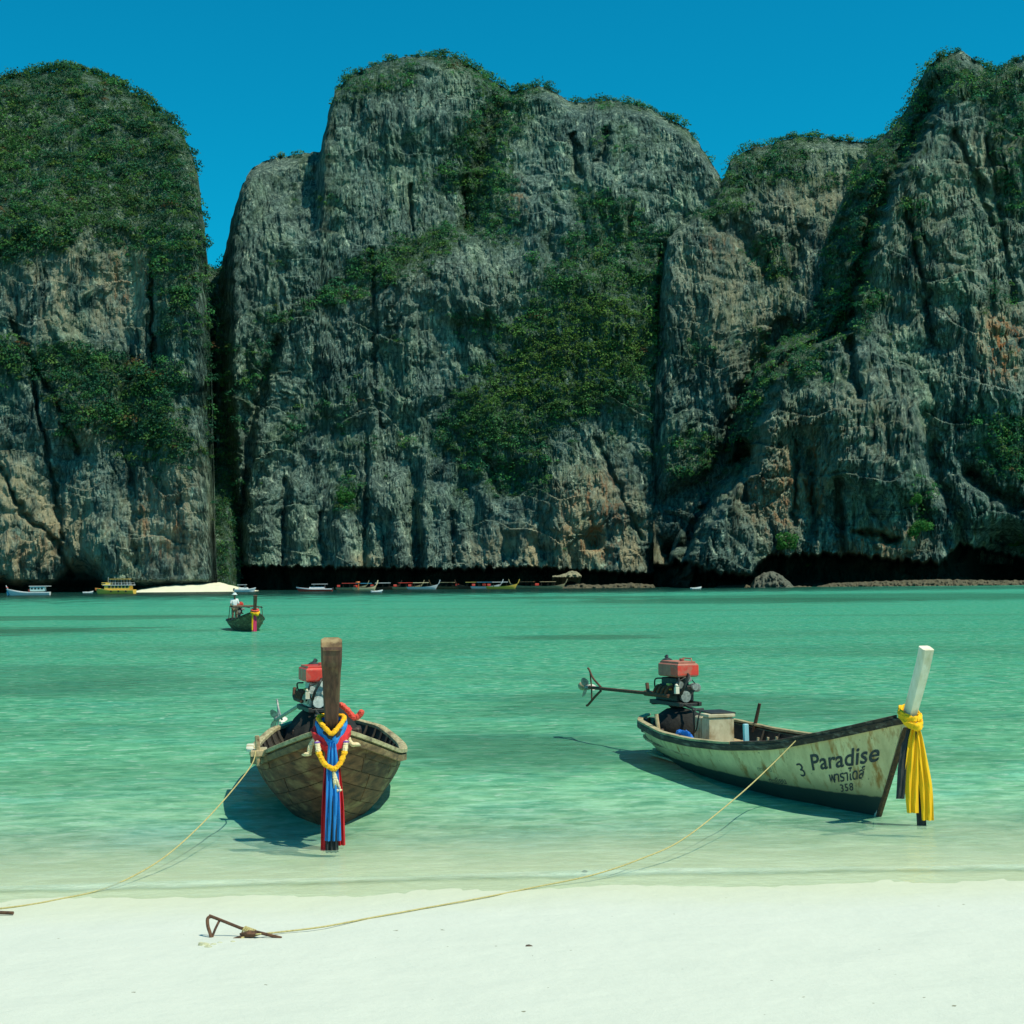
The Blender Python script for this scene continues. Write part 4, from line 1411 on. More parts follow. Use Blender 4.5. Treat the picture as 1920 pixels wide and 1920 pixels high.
def fittings(h, root, off, rib_mat, floor_mat, ribs=14, deck=(.06, .34), thwarts=(.45, .60, .75), zdeck=.22):
    """ribs, floor boards and thwarts inside the boat"""
    for i in range(ribs):
        u = .10 + .80 * i / (ribs - 1)
        for side in (1, -1):
            pts = [h.pt(u, v, side) + Vector((0, -side * .055, .03)) for v in (0.03, .15, .3, .45, .6, .78)]
            MB().tube(pts, .022, 4).build("rib", rib_mat, root, off, False)
    nb = 7
    for k in range(nb):
        y0 = -.42 + .14 * k
        MB().box(((.30 * h.L), y0, .06), (h.L * .62 - abs(y0) * 3.4, .125, .025)).build("floor_board", floor_mat, root, off, False)
    for u in thwarts:
        w = h.smooth(h.B, u) * 2 - .12
        MB().box((u * h.L, 0, h.smooth(h.G, u) - .13), (.20, w, .035)).build("thwart", floor_mat, root, off, False)
    n = int((deck[1] - deck[0]) * h.L / .17)
    for k in range(n):
        u = deck[0] + (deck[1] - deck[0]) * (k + .5) / n
        w = h.smooth(h.B, u) * 2 - .16
        MB().box((u * h.L, 0, zdeck + random.uniform(-.006, .006)), ((deck[1] - deck[0]) * h.L / n - .015, w, .028)).build("deck_board", floor_mat, root, off, False)


def fore_deck(h, root, off, mat, u0=.90, n=5):
    for k in range(n):
        u = u0 + (.99 - u0) * (k + .5) / n
        w = max(h.smooth(h.B, u) * 2 - .05, .06)
        MB().box((u * h.L, 0, h.smooth(h.G, u) + .015), ((.99 - u0) * h.L / n - .012, w, .03), (0, -.13, 0)).build("deck_board", mat, root, off, False)


def twist(pts, r, seed=0, n=14):
    """a rolled, creased band of cloth"""
    rs = random.Random(seed)
    P = ptlerp(pts, 7)
    secs = []
    for i, p in enumerate(P):
        t = (P[min(i + 1, len(P) - 1)] - P[max(i - 1, 0)]).normalized()
        a_ = t.cross(Vector((0, 0, 1)))
        a_ = a_.normalized() if a_.length > 1e-3 else Vector((0, 1, 0))
        b_ = t.cross(a_)
        sec = []
        for k in range(n):
            a = 2 * math.pi * k / n
            q = r * (1 + .22 * math.sin(4 * a + i * .35) + .12 * math.sin(7 * a - i * .5 + seed)) * (1 + .12 * math.sin(i * .6 + seed))
            sec.append(p + a_ * (math.cos(a) * q * .8) + b_ * (math.sin(a) * q * 1.25))
        secs.append(sec)
    return MB().sections(secs)


def garland(pts, r, n=7, step=.028, seed=0):
    """a thick flower string: overlapping rosettes"""
    rs = random.Random(seed)
    P = ptlerp(pts, 8)
    mb = MB()
    dist, last = 0, None
    for a, b in zip(P[:-1], P[1:]):
        seg = (b - a).length
        m = max(1, int(seg / step))
        for k in range(m):
            c = a.lerp(b, k / m)
            mb.ball(c, r * rs.uniform(.88, 1.12), 7, 5, (1, 1, .8), .12)
    return mb


# -------------------------------------------------------------------
# right boat: white, bow to the right
foot = on_plane(1643, 1527)
hr = Hull(L=7.35, beam=.90, rake=.72, bow=1.14, mid=.48, stern=.53, foot=-.05)
HEAD_R = math.atan2(-0.962, 0.273)
fx = hr.L - hr.RK[-1]
loc_r = foot - Vector((math.cos(HEAD_R), math.sin(HEAD_R), 0)) * fx
loc_r.z = 0
FR = frame_mat(loc_r, HEAD_R)
c0 = Vector((hr.L / 2, 0, 0))
pb = empty("longtail_boat", FR @ c0, HEAD_R, "rust-streaked white wooden boat lettered Paradise, afloat in the shallows at right", "boat", "long wooden boats moored off the beach")
o_ = c0
hull_r = hull_shell(hr, HULL_WHITE).build("hull", HULL_WHITE, pb, o_)
inner_shell(hr).build("hull_lining", INSIDE, pb, o_)
for sd in (1, -1):
    rail(hr, sd, RAIL_DARK, pb, o_, "rub_rail", w=.035, t=.040, z=-.005, outp=.040)
    rail(hr, sd, WOOD_PALE if True else RAIL_DARK, pb, o_, "gunwale_cap", w=.085, t=.016, z=.052, outp=.032, u0=0.0, u1=.62)
    rail(hr, sd, RAIL_DARK, pb, o_, "gunwale_cap", w=.080, t=.018, z=.052, outp=.034, u0=.622, u1=.985)
fittings(hr, pb, o_, INSIDE, WOOD_TAN, zdeck=.30, deck=(.05, .42), thwarts=(.50, .62))
fore_deck(hr, pb, o_, RAIL_DARK, .90)
MB().box((.10, 0, .47), (.10, .44, .14)).build("stern_board", WOOD_PALE, pb, o_)
prow_post(hr, .100, .130, .15, .13, 1.93, WHITE_WOOD, lean=.40).build("prow", WHITE_WOOD, pb, o_, angle=30)
# brown stem strip over the lower part of the prow
mb = MB()
secs = []
for k in range(9):
    v = 1 - k / 8 * .93
    p = hr.pt(1, v, 1)
    p.y = 0
    p.x += .020
    secs.append([p + Vector((.022, .018, -.01)), p + Vector((.022, -.018, -.01)), p + Vector((-.012, -.030, .005)), p + Vector((-.012, .030, .005))])
mb.sections(secs)
mb.build("stem_strip", IRON, pb, o_)
# motor
engine(pb, (.70, -.02, .66), o_, dict(block=BLACK, tank=RED_FADED, tank2=RED, metal=STEEL, shaft=IRON), rz=R(10), tail=2.75, drop=-.03)
MB().ball((.70 - 2.95 * math.cos(R(10)), -.02 - 2.95 * math.sin(R(10)), .66 + .22), .095, 12, 8, (1.1, .9, .8)).build("propeller_float", BOX_CREAM, pb, o_)
MB().box((.70, 0, .40), (.62, .95, .10)).build("motor_beam", RAIL_DARK, pb, o_)
MB().box((.72, 0, .30), (.50, .30, .26)).build("motor_block", RAIL_DARK, pb, o_)
# black hood draped over the motor mount
MB().ball((.76, .0, .42), .46, 14, 8, (1.0, .90, .70), .05).build("motor_cover", TARP_BLACK, pb, o_)


# lettering painted on the starboard bow
def lettering(h, text, u0, v0, height, mat, parent, off, shear=0.0, spacing=1.0, slope=0.0, thick=0.0, name="lettering", xs=1.0):
    cu = bpy.data.curves.new("t", 'FONT')
    cu.body = text
    cu.size = 1.0
    cu.space_character = spacing
    cu.shear = shear
    cu.offset = thick
    cu.resolution_u = 4
    ob = bpy.data.objects.new("t", cu)
    col.objects.link(ob)
    bpy.context.view_layer.update()
    me = bpy.data.meshes.new_from_object(ob.evaluated_get(bpy.context.evaluated_depsgraph_get()))
    bpy.data.objects.remove(ob)
    bm = bmesh.new()
    bm.from_mesh(me)
    bmesh.ops.subdivide_edges(bm, edges=[e for e in bm.edges if e.calc_length() > .15], cuts=2)
    bmesh.ops.triangulate(bm, faces=bm.faces)
    G0 = None
    for v in bm.verts:
        x, y = v.co.x * height * xs, v.co.y * height
        u = u0 + x / h.L
        vv = v0 - (y + slope * x) / 1.35
        p = h.pt(min(u, .999), max(min(vv, 1), 0), -1, 0.006)
        v.co = p - Vector(off)
    bm.to_mesh(me)
    bm.free()
    me.materials.clear()
    me.materials.append(mat)
    me.name = name
    q = bpy.data.objects.new(name, me)
    col.objects.link(q)
    q.parent = parent
    return q


lettering(hr, "Paradise", .829, .315, .31, PAINT_INK, pb, o_, spacing=1.02, thick=.016, slope=-.02, xs=1.0)
lettering(hr, "พาราไดส์", .868, .465, .20, PAINT_INK, pb, o_, thick=.016, xs=.85)
lettering(hr, "358", .890, .57, .15, PAINT_INK, pb, o_, spacing=1.15, thick=.010)
lettering(hr, "3", .797, .37, .28, PAINT_INK, pb, o_, thick=.0, shear=-.2)
lettering(hr, "ทะเบียน", .680, .30, .11, PAINT_FADED, pb, o_, name="faded_lettering")
lettering(hr, "ทะเบียน", .700, .44, .13, PAINT_INK, pb, o_, thick=.004, name="faded_lettering")


def proj(p):
    q = M_cam.to_3x3().inverted() @ (Vector(p) - Vector((0, 0, CAM_H)))
    return 960 + F * q.x / -q.z, 960 - F * q.y / -q.z


def along(h, fm, px, side, ins=0.0):
    """point of the gunwale (or the centre line) that stands at a column of the photo"""
    best = None
    for k in range(400):
        u = k / 399
        p = h.pt(u, 0, side or 1)
        p.y = p.y - side * ins if side else ins
        d = abs(proj(fm @ p)[0] - px)
        if best is None or d < best[0]:
            best = (d, p, u)
    return best[1], best[2]


# things on board the right boat
def thing_box(nm, c, sz, label, cat, lid=True, rz=.04, mat=BOX_CREAM):
    base = Vector((c[0], c[1], c[2] - sz[2] / 2))
    e = empty(nm, FR @ base, HEAD_R, label, cat)
    MB().box(c, sz, (0, 0, rz)).build("body", mat, e, base)
    if lid:
        MB().box((c[0], c[1], c[2] + sz[2] / 2 + .022), (sz[0] + .03, sz[1] + .03, .04), (0, 0, rz)).build("lid", mat, e, base)
    return e


pc, _ = along(hr, FR, 1330, 0, -.12)
bx = pc.x
thing_box("cool_box", (bx + .16, -.06, .55), (.24, .38, .38), "grubby cream cool box standing behind the motor of the white boat", "cool box")
thing_box("battery_box", (bx - .12, -.08, .55), (.24, .34, .36), "cream battery box beside the motor with black cable hanging down it", "box", False)
MB().box((bx - .02, 0, .790), (.52, .36, .02)).build("hatch_board", BLACK, pb, o_)
mb = MB()
mb.tube(ptlerp([(bx - .16, -.24, .82), (bx - .14, -.285, .78), (bx - .14, -.290, .60), (bx - .18, -.285, .48)], 4), .013, 6)
mb.tube(ptlerp([(bx - .18, -.285, .48), (bx - .06, -.290, .56), (bx + .00, -.290, .70), (bx - .02, -.25, .81)], 4), .011, 6)
top_level(mb, "cable", BLACK, FR, HEAD_R, "black cable looped over the cream boxes by the motor", "cable")
mb = MB()
rr_ = random.Random(3)
p, _ = along(hr, FR, 1281, -1, .10)
for k in range(5):
    mb.ball((p.x - .16 + .08 * k, p.y + .03 + .03 * rr_.uniform(-1, 1), p.z + .02 + .05 * rr_.uniform(0, 1)), .075, 8, 6, (1.2, .9, .9), .25)
top_level(mb, "tarpaulin", BLUE_TARP, FR, HEAD_R, "crumpled bright blue tarpaulin on the near gunwale of the white boat", "tarpaulin")
p, _ = along(hr, FR, 1355, -1, .25)
q, _ = along(hr, FR, 1425, -1, .20)
L_ = (q - p).length
mb = MB().box((p + q) / 2 + Vector((0, 0, -.01)), (L_ * .8, .20, .035), (0, 0, math.atan2(q.y - p.y, q.x - p.x)))
top_level(mb, "plank", WOOD_TAN, FR, HEAD_R, "loose tan plank lying along the near side of the white boat", "plank")
p, _ = along(hr, FR, 1375, -1, .07)
q, _ = along(hr, FR, 1450, -1, .07)
mb = MB().box((p + q) / 2 + Vector((0, 0, .0)), ((q - p).length, .07, .03), (0, 0, math.atan2(q.y - p.y, q.x - p.x)))
top_level(mb, "plank", WOOD_PALE, FR, HEAD_R, "narrow pale plank against the near gunwale ahead of the tan one", "plank")
p, _ = along(hr, FR, 1399, -1, .12)
mb = MB().box(p + Vector((0, 0, .10)), (.055, .055, .36), (.02, .0, 0))
top_level(mb, "post", PALE_BLUE, FR, HEAD_R, "short pale blue post upright on the near side of the white boat", "post")
p, _ = along(hr, FR, 1412, 1, .04)
mb = MB().tube([p + Vector((0, 0, -.06)), p + Vector((.10, .06, .36))], [.030, .024], 7)
top_level(mb, "stick", WOOD_DARK, FR, HEAD_R, "dark slanting oar stump at the far side of the white boat", "stick")
p, _ = along(hr, FR, 1236, -1, .10)
mb = MB().tube([p + Vector((0, 0, -.05)), p + Vector((-.06, -.02, .24))], [.026, .030], 7)
top_level(mb, "stick", WOOD_TAN, FR, HEAD_R, "short tan wooden peg by the stern of the white boat", "stick")
for px in (1418, 1436, 1452):
    p, _ = along(hr, FR, px, -1, .07)
    MB().tube([p + Vector((0, 0, -.05)), p + Vector((.02, .02, .11))], .016, 6).build("peg", WOOD_TAN, pb, o_)
pts = [FR @ Vector(p) for p in ((.05, .12, .50), (-.06, .20, .30), (-.14, .24, .08), (-.20, .28, -.10))]
mb = MB().tube(ptlerp([p - pts[-1] for p in pts], 6), .010, 6)
o = mb.build("stern_line", BLACK, None)
o.location = pts[-1]
tag(o, "thin dark line hanging from the stern of the white boat into the water", "rope")


# yellow sash with black ribbons on the right prow
def sash(path, widths, mat, name, fm, head, label, cat="ribbon", group=None, folds=3, amp=.02, ph=0., across=(0, 1, 0)):
    P = ptlerp(path, 6)
    W = np.interp(np.linspace(0, 1, len(P)), np.linspace(0, 1, len(widths)), widths)
    mb = cloth(MB(), P, list(W), across, .010, folds, amp, ph)
    return mb


Lr = hr.L
nk = Vector((Lr + .03, 0, 1.13))


def collar(cx, cz, rx, ry, tilt, r, n=26, lump=.0):
    pts = []
    for k in range(n + 1):
        a = 2 * math.pi * k / n
        pts.append(Vector((cx + math.cos(a) * rx, math.sin(a) * ry, cz + tilt * math.cos(a))))
    return pts


ac = (.45, .9, 0)
y1 = cloth(MB(), ptlerp([(Lr + .16, -.02, 1.06), (Lr + .17, -.05, .80), (Lr + .17, -.07, .45), (Lr + .17, -.06, .15)], 7), list(np.interp(np.linspace(0, 1, 22), [0, .15, .6, 1], [.06, .10, .15, .125])), ac, .008, 3.4, .020, .3, 26)
y2 = cloth(MB(), ptlerp([(Lr + .17, .01, 1.06), (Lr + .20, .03, .80), (Lr + .22, .075, .40), (Lr + .22, .09, .07)], 7), list(np.interp(np.linspace(0, 1, 22), [0, .15, .6, 1], [.06, .09, .14, .125])), ac, .008, 3.4, .020, 1.3, 26)
sy = empty("yellow_sash", FR @ Vector((Lr + .2, 0, .05)), HEAD_R, "bright yellow cloth sash knotted round the white boat's prow, two tails hanging", "sash")
oo = (Lr + .2, 0, .05)
y1.build("sash_tail", CLOTH_Y, sy, oo)
y2.build("sash_tail", CLOTH_Y, sy, oo)
mb = MB()
for (cz_, rx_, ry_, tl_, rr_k, sd_) in ((1.165, .135, .100, -.09, .030, 1), (1.20, .130, .098, -.05, .024, 5)):
    q_ = twist(collar(Lr + .055, cz_, rx_, ry_, tl_, .03)[::2], rr_k, sd_)
    mb.add(q_.v, q_.f)
mb.ball((Lr + .19, 0, 1.07), .048, 14, 9, (1, 1.1, .95), .16)
mb.build("sash_knot", CLOTH_Y, sy, oo)
k1 = cloth(MB(), ptlerp([(Lr + .12, -.06, 1.04), (Lr + .12, -.14, .70), (Lr + .12, -.17, .40), (Lr + .12, -.18, .30)], 7), [.05] * 3 + [.09] * 19, ac, .010, 3, .010, .3)
k2 = cloth(MB(), ptlerp([(Lr + .17, .00, 1.04), (Lr + .13, .02, .60), (Lr + .15, .045, .20), (Lr + .16, .05, -.03)], 7), [.05] * 3 + [.10] * 19, ac, .010, 3, .012, 2.3)
sk = empty("black_ribbon", FR @ Vector((Lr + .12, 0, .02)), HEAD_R, "black ribbons hanging behind the yellow sash on the white prow", "ribbon")
k1.build("ribbon_tail", CLOTH_BLACK, sk, (Lr + .12, 0, .02))
k2.build("ribbon_tail", CLOTH_BLACK, sk, (Lr + .12, 0, .02))

# -------------------------------------------------------------------
# left boat: bare brown planks, bow towards the beach
hl = Hull(L=7.7, beam=.95, rake=1.20, bow=1.16, mid=.50, stern=.56, foot=-.04, flare=.93)
foot = on_plane(620, 1548)
HEAD_L = math.atan2(-0.991, 0.130)
fx = hl.L - hl.RK[-1]
loc_l = foot - Vector((math.cos(HEAD_L), math.sin(HEAD_L), 0)) * fx
loc_l.z = 0
FL = frame_mat(loc_l, HEAD_L)
c1 = Vector((hl.L / 2, 0, 0))
lb = empty("longtail_boat", FL @ c1, HEAD_L, "dark brown bare-plank wooden boat seen bow-on with red and blue ribbons", "boat", "long wooden boats moored off the beach")
# planking: strakes cut into boards
hull_shell(hl, INSIDE).build("hull_core", WOOD_OLD, lb, c1)
inner_shell(hl).build("hull_lining", INSIDE, lb, c1)
vs_ = [0.02, .15, .28, .41, .54, .67, .81, .97]
PLK = [mottled("hull_plank_wood", tuple(.8 * c * k for c in (0.100, 0.038, 0.016)), tuple(c * k for c in (0.27, 0.105, 0.044)), 7, (0.6, 1, 2.4), .8, .5, c3=(0.30, 0.18, 0.08), s3=3.0, bdist=.012) for k in (.52, .68, .88)]
rp = random.Random(8)
for sd in (1, -1):
    for k in range(7):
        cuts = [0.012]
        u = rp.uniform(.2, .34)
        while u < .93:
            cuts.append(u)
            u += rp.uniform(.11, .20) if u > .55 else rp.uniform(.2, .3)
        cuts.append(.988)
        for a, b in zip(cuts[:-1], cuts[1:]):
            strip(hl, a + .0012, b - .0012, vs_[k] + .003, vs_[k + 1] - .003, sd, .02, max(3, int((b - a) * 34)), 2, out=.016 + rp.uniform(-.002, .003)).build("hull_plank", rp.choice(PLK), lb, c1)
for sd in (1, -1):
    rail(hl, sd, WOOD_PALE if sd == 1 else WOOD_PALE, lb, c1, "gunwale_rail", w=.105, t=.024, z=.02, outp=.060)
    rail(hl, sd, WOOD_OLD, lb, c1, "rub_rail", w=.035, t=.04, z=-.06, outp=.05)
rail(hl, -1, WHITE_WOOD, lb, c1, "white_wash_board", w=.09, t=.018, z=.062, outp=.100, u0=.46, u1=.78)
fittings(hl, lb, c1, INSIDE, WOOD_OLD, zdeck=.24)
fore_deck(hl, lb, c1, WOOD_OLD, .88)
pm = prow_post(hl, .125, .212, .15, .16, 2.09, WOOD_DARK, lean=.24, notch=True)
pm.build("prow", WOOD_DARK, lb, c1, angle=30)
cc_ = sum(pm.last, Vector()) / 8
MB().sections([[q + Vector((.001, 0, -.004)) for q in pm.last], [cc_ + (q - cc_) * .93 + Vector((.002, 0, .010)) for q in pm.last]]).build("prow_end_grain", WOOD_OLD, lb, c1)
engine(lb, (.95, -.16, .68), c1, dict(block=ALU, tank=RED, tank2=RED, metal=ALU, shaft=STEEL), rz=R(12), tail=3.1, drop=-.52, tw=.46)
cv = MB().ball((.95, -.06, .38), .58, 26, 16, (1.05, 1.0, .98))
for q in cv.v:
    d_ = q - Vector((.95, -.06, .38))
    kz = 1 - .30 * max(0, d_.z) / .5
    q.x = .95 + d_.x * kz + .03 * math.sin(d_.y * 19 + d_.z * 7)
    q.y = -.06 + d_.y * kz + .03 * math.sin(d_.x * 23 - d_.z * 9)
cv.build("motor_cover", TARP_BLACK, lb, c1)
MB().box((.98, 0, .48), (.50, 1.0, .12)).build("motor_beam", RAIL_DARK, lb, c1)
# mooring cleat, a stout post on the near-left gunwale
mb = MB().tube([(6.05, -.80, .62), (6.05, -.82, .96)], [.030, .026], 7)
mb.box((6.05, -.79, .76), (.07, .20, .07), (0, 0, .1))
mb.build("mooring_post", WOOD_TAN, lb, c1)
mb = MB().box((5.8, -.80, .735), (.26, .12, .07), (0, 0, .2))
top_level(mb, "wood_block", IRON, FL, HEAD_L, "small rusty block on the left gunwale behind the mooring post", "block")

# ribbons and garlands on the left prow
Ll = hl.L
rb = empty("ribbon_bundle", FL @ Vector((Ll + .2, 0, 0.02)), HEAD_L, "long red and blue ribbons hanging from the dark prow to the water", "ribbon")
oo = Vector((Ll + .2, 0, .02))


def tail_(y0, y1_, w0, w1, zt, zb, dx, ph, mat, nm, x1=.0):
    P = ptlerp([(Ll + dx, y0, zt), (Ll + dx + .04, y0 * .7 + y1_ * .3, zt - .22), (Ll + dx + .03 + x1, y1_ * .8 + y0 * .2, .45), (Ll + dx + x1, y1_, zb)], 8)
    cloth(MB(), P, list(np.interp(np.linspace(0, 1, len(P)), [0, .3, 1], [w0, (w0 + w1) / 2, w1])), (0, 1, 0), .007, 5, .022, ph, 26).build(nm, mat, rb, oo)


tail_(-.012, -.045, .09, .14, 1.02, -.02, .14, .2, CLOTH_RED, "red_ribbon", .10)
tail_(.015, .075, .09, .12, 1.02, .03, .13, 1.7, CLOTH_RED, "red_ribbon", .10)
tail_(.005, .010, .075, .165, 1.06, .09, .22, .9, CLOTH_BLUE, "blue_ribbon", .08)
tail_(.0, .0, .08, .13, 1.00, -.03, .17, 2.9, CLOTH_BLACK, "dark_ribbon", .11)


def vcollar(rx, ry, zt, zf, dx, r, mat, nm, lumps=False, par=rb):
    pts = [(Ll - .10, -.03, zt + .02), (Ll - .02, -ry, zt), (Ll + .10, -ry * .80, (zt + zf) / 2 + .02), (Ll + rx, -ry * .30, zf + .03), (Ll + rx + .02, 0, zf), (Ll + rx, ry * .30, zf + .03), (Ll + .10, ry * .80, (zt + zf) / 2 + .02),
           (Ll - .02, ry, zt), (Ll - .10, .03, zt + .02)]
    return pts


for (ry, zt, zf, r_, mat) in ((.135, 1.24, 1.06, .036, CLOTH_BLUE), (.165, 1.16, .99, .042, CLOTH_RED), (.115, 1.22, 1.11, .034, CLOTH_BLACK)):
    twist(vcollar(.17, ry, zt, zf, 0, r_, mat, ""), r_, int(ry * 100)).build("ribbon_collar", mat, rb, oo)
g1, c_ = top_level(garland(vcollar(.20, .128, 1.30, 1.15, 0, 0, None, ""), .027, seed=1), "marigold_garland", MARIGOLD, FL, HEAD_L, "short yellow marigold garland tight round the neck of the dark prow", "garland", "flower garlands on the dark prow")
# long garland hanging in a V below
gp = empty("flower_garland", FL @ Vector((Ll + .25, 0, .55)), HEAD_L, "long yellow and cream garland hanging in a V over the ribbons with a tassel", "garland", "flower garlands on the dark prow")
og = Vector((Ll + .25, 0, .55))
VL = [(Ll + .17, -.145, 1.06), (Ll + .22, -.130, .96), (Ll + .27, -.075, .86), (Ll + .30, .02, .80)]
VR = [(Ll + .17, .145, 1.06), (Ll + .22, .130, .96), (Ll + .27, .085, .86), (Ll + .30, .02, .80)]
for V_ in (VL, VR):
    garland(V_[1:], .030, seed=2).build("marigold_string", MARIGOLD, gp, og)
    garland([V_[0], (Vector(V_[0]) + Vector(V_[1])) / 2, V_[1]], .027, seed=3).build("cream_string", GARL_CREAM, gp, og)
    MB().ball(V_[0], .032, 9, 6, (1, 1, .5), .05).build("purple_bead", GARL_PURPLE, gp, og)
mb = MB()
for a, b in (((Ll + .30, .02, .77), (Ll + .29, .045, .60)), ((Ll + .30, .02, .77), (Ll + .29, .08, .60)), ((Ll + .30, .02, .77), (Ll + .30, .03, .61))):
    mb.add(*(lambda g: (g.v, g.f))(garland([a, tuple((Vector(a) + Vector(b)) / 2 + Vector((.01, 0, 0))), b], .016, seed=5)))
mb.ball((Ll + .29, .06, .59), .030, 8, 6, (1, 1.4, .6), .2)
mb.build("tassel", GARL_CREAM, gp, og)
# side bows of the collar
for sy_, lb_ in ((-1, "cream and pink tassel at the left end of the red ribbon collar"), (1, "cream tassel at the right end of the red ribbon collar")):
    q = garland([(Ll + .02, sy_ * .17, 1.08), (Ll + .03, sy_ * .21, 1.02), (Ll + .04, sy_ * (.225 if sy_ < 0 else .24), .95 if sy_ < 0 else 1.02)], .026, seed=6)
    q.ball((Ll + .04, sy_ * .25, .93 if sy_ < 0 else 1.02), .032, 8, 6, (1, 1.5, .6), .2)
    top_level(q, "tassel", GARL_CREAM, FL, HEAD_L, lb_, "tassel")
top_level(garland([(Ll - .06, .10, 1.42), (Ll - .05, .17, 1.36), (Ll - .03, .23, 1.29), (Ll - .03, .29, 1.31), (Ll - .02, .31, 1.35)], .034, seed=7), "flower_garland", GARL_RED, FL, HEAD_L,
          "red plastic flower string sticking out right of the dark prow", "garland", "flower garlands on the dark prow")

# -------------------------------------------------------------------
# mooring ropes and anchors


def gp_(px, py, lift=.012):
    d = ray(np.float64(px), np.float64(py))
    z = 0.0
    for _ in range(30):
        t = (z - CAM_H) / d[2]
        z = float(ground_z(np.array(d[0] * t), np.array(t))) + lift
        z = max(z, lift) if t > 13.4 else z
    t = (z - CAM_H) / d[2]
    return Vector((d[0] * t, t, z))


def rope(pts, r, label):
    base = pts[-1].copy()
    mb = MB().tube(ptlerp([p - base for p in pts], 8), r, 6)
    o = mb.build("mooring_rope", ROPE, None)
    o.location = base
    return tag(o, label, "rope", "mooring ropes running to anchors on the sand")


a0 = FL @ Vector((6.05, -.83, .80))
pts = [a0, V(470, 1437, 16.6), V(420, 1500, 15.8), V(360, 1563, 14.9), V(300, 1613, 14.2), V(235, 1650, 13.6), gp_(180, 1671), gp_(120, 1684), gp_(50, 1697), gp_(-40, 1708)]
rope(pts, .0068, "slack yellow rope running from the dark boat to the left edge of the sand")
a1 = FR @ (along(hr, FR, 1496, -1, 0)[0] + Vector((0, 0, .04)))
pts = [a1, V(1440, 1441, 17.2), V(1375, 1500, 15.9), V(1280, 1574, 14.7), V(1200, 1611, 14.0), V(1110, 1641, 13.5), gp_(1000, 1664), gp_(900, 1684), gp_(800, 1702), gp_(700, 1720), gp_(610, 1737), gp_(530, 1747), gp_(480, 1752, .03)]
rope(pts, .0068, "long yellow rope running from the white boat across the shallows to the anchor")
mb = MB()
for k in range(3):
    mb.tube(collar(0, 0, .05, .05, .02, 0), .012, 6, caps=False)
# iron anchor half buried in the sand
ab = gp_(455, 1757, 0)
an = empty("anchor", ab, 0, "rusty bent iron anchor half buried in the sand with yellow rope tied on", "anchor", "iron anchors stuck in the beach")
k_ = ab.y / F
Q = lambda px, py, dy=0: Vector(((px - 455) * k_, dy, (1762 - py) * k_ * 1.03))
mb = MB().tube([Q(388, 1729, .10), Q(410, 1735, .07), Q(450, 1747, .02), Q(490, 1754, -.02), Q(529, 1761, -.06)], [.0125, .012, .012, .012, .013], 8)
mb.build("shank", IRON, an)
mb = MB().tube(ptlerp([Q(392, 1730, .10), Q(386, 1733, .08), Q(388, 1745, .05), Q(394, 1757, .02), Q(396, 1766, 0), Q(393, 1776, 0)], 4), .0125, 8)
mb.build("fluke", IRON, an)
mb = MB().tube(ptlerp([Q(408, 1737, .07), Q(402, 1750, .04), Q(396, 1768, 0)], 4), .009, 8)
mb.build("fluke", IRON, an)
mb = MB().ball(Q(470, 1755, -.03), .040, 10, 7, (1.6, .9, .62), .25).tube([Q(440, 1764, -.05), Q(462, 1757, -.04), Q(482, 1752, -.03)], .014, 7)
mb.build("crown", IRON, an)
mb = MB()
for k in range(6):
    c = Q(458 + 3.5 * k, 1750 + 1.2 * k, 0)
    mb.tube([c + Vector((.010 * math.sin(a) + .008 * math.cos(a), .026 * math.cos(a), .026 * math.sin(a))) for a in np.linspace(0, 6.28, 10)], .0065, 5)
mb.tube(ptlerp([Q(462, 1757, -.04), Q(450, 1765, -.08), Q(440, 1768, -.09)], 4), .008, 5)
mb.build("rope_lashing", ROPE, an)
ab = gp_(-25, 1716, 0)
an = empty("anchor", ab, 0, "tip of a rusty iron anchor arm lying at the left edge of the sand", "anchor", "iron anchors stuck in the beach")
MB().tube([Vector((-.16, 0, .02)), Vector((.05, -.01, .025)), Vector((.225, -.03, .022))], .014, 8).build("shank", IRON, an)
MB().tube(ptlerp([Vector((-.16, 0, .02)), Vector((-.19, .02, .10)), Vector((-.17, .05, .13))], 4), .013, 8).build("fluke", IRON, an)
# kicked-up sand lumps round the anchor
mb = MB()
for (px, py, r_) in ((382, 1772, .028), (390, 1776, .022), (400, 1771, .016), (436, 1766, .014), (412, 1768, .014), (376, 1768, .012)):
    mb.ball(gp_(px, py, 0), r_, 8, 6, (1.5, 1.2, .6), .2)
SANDL = mottled("damp_sand_clods", (0.40, 0.40, 0.22), (0.58, 0.60, 0.42), 40, (1, 1, 1), .95, .4)
o = mb.build("sand_clods", SANDL, None)
tag(o, "small damp sand clods kicked up round the anchor hook", "sand", kind='stuff')
for (px, py, lb_) in ((992, 1774, "tiny dark shell lying alone in the middle of the bare sand"), (1096, 1634, "small dark pebble in the shallow water by the long rope")):
    p = gp_(px, py, .004)
    o = MB().ball((0, 0, 0), .018, 8, 5, (1.5, 1, .6), .15).build("shell", RAIL_DARK, None)
    o.location = p
    tag(o, lb_, "shell")

# =================================================================== FAR THINGS


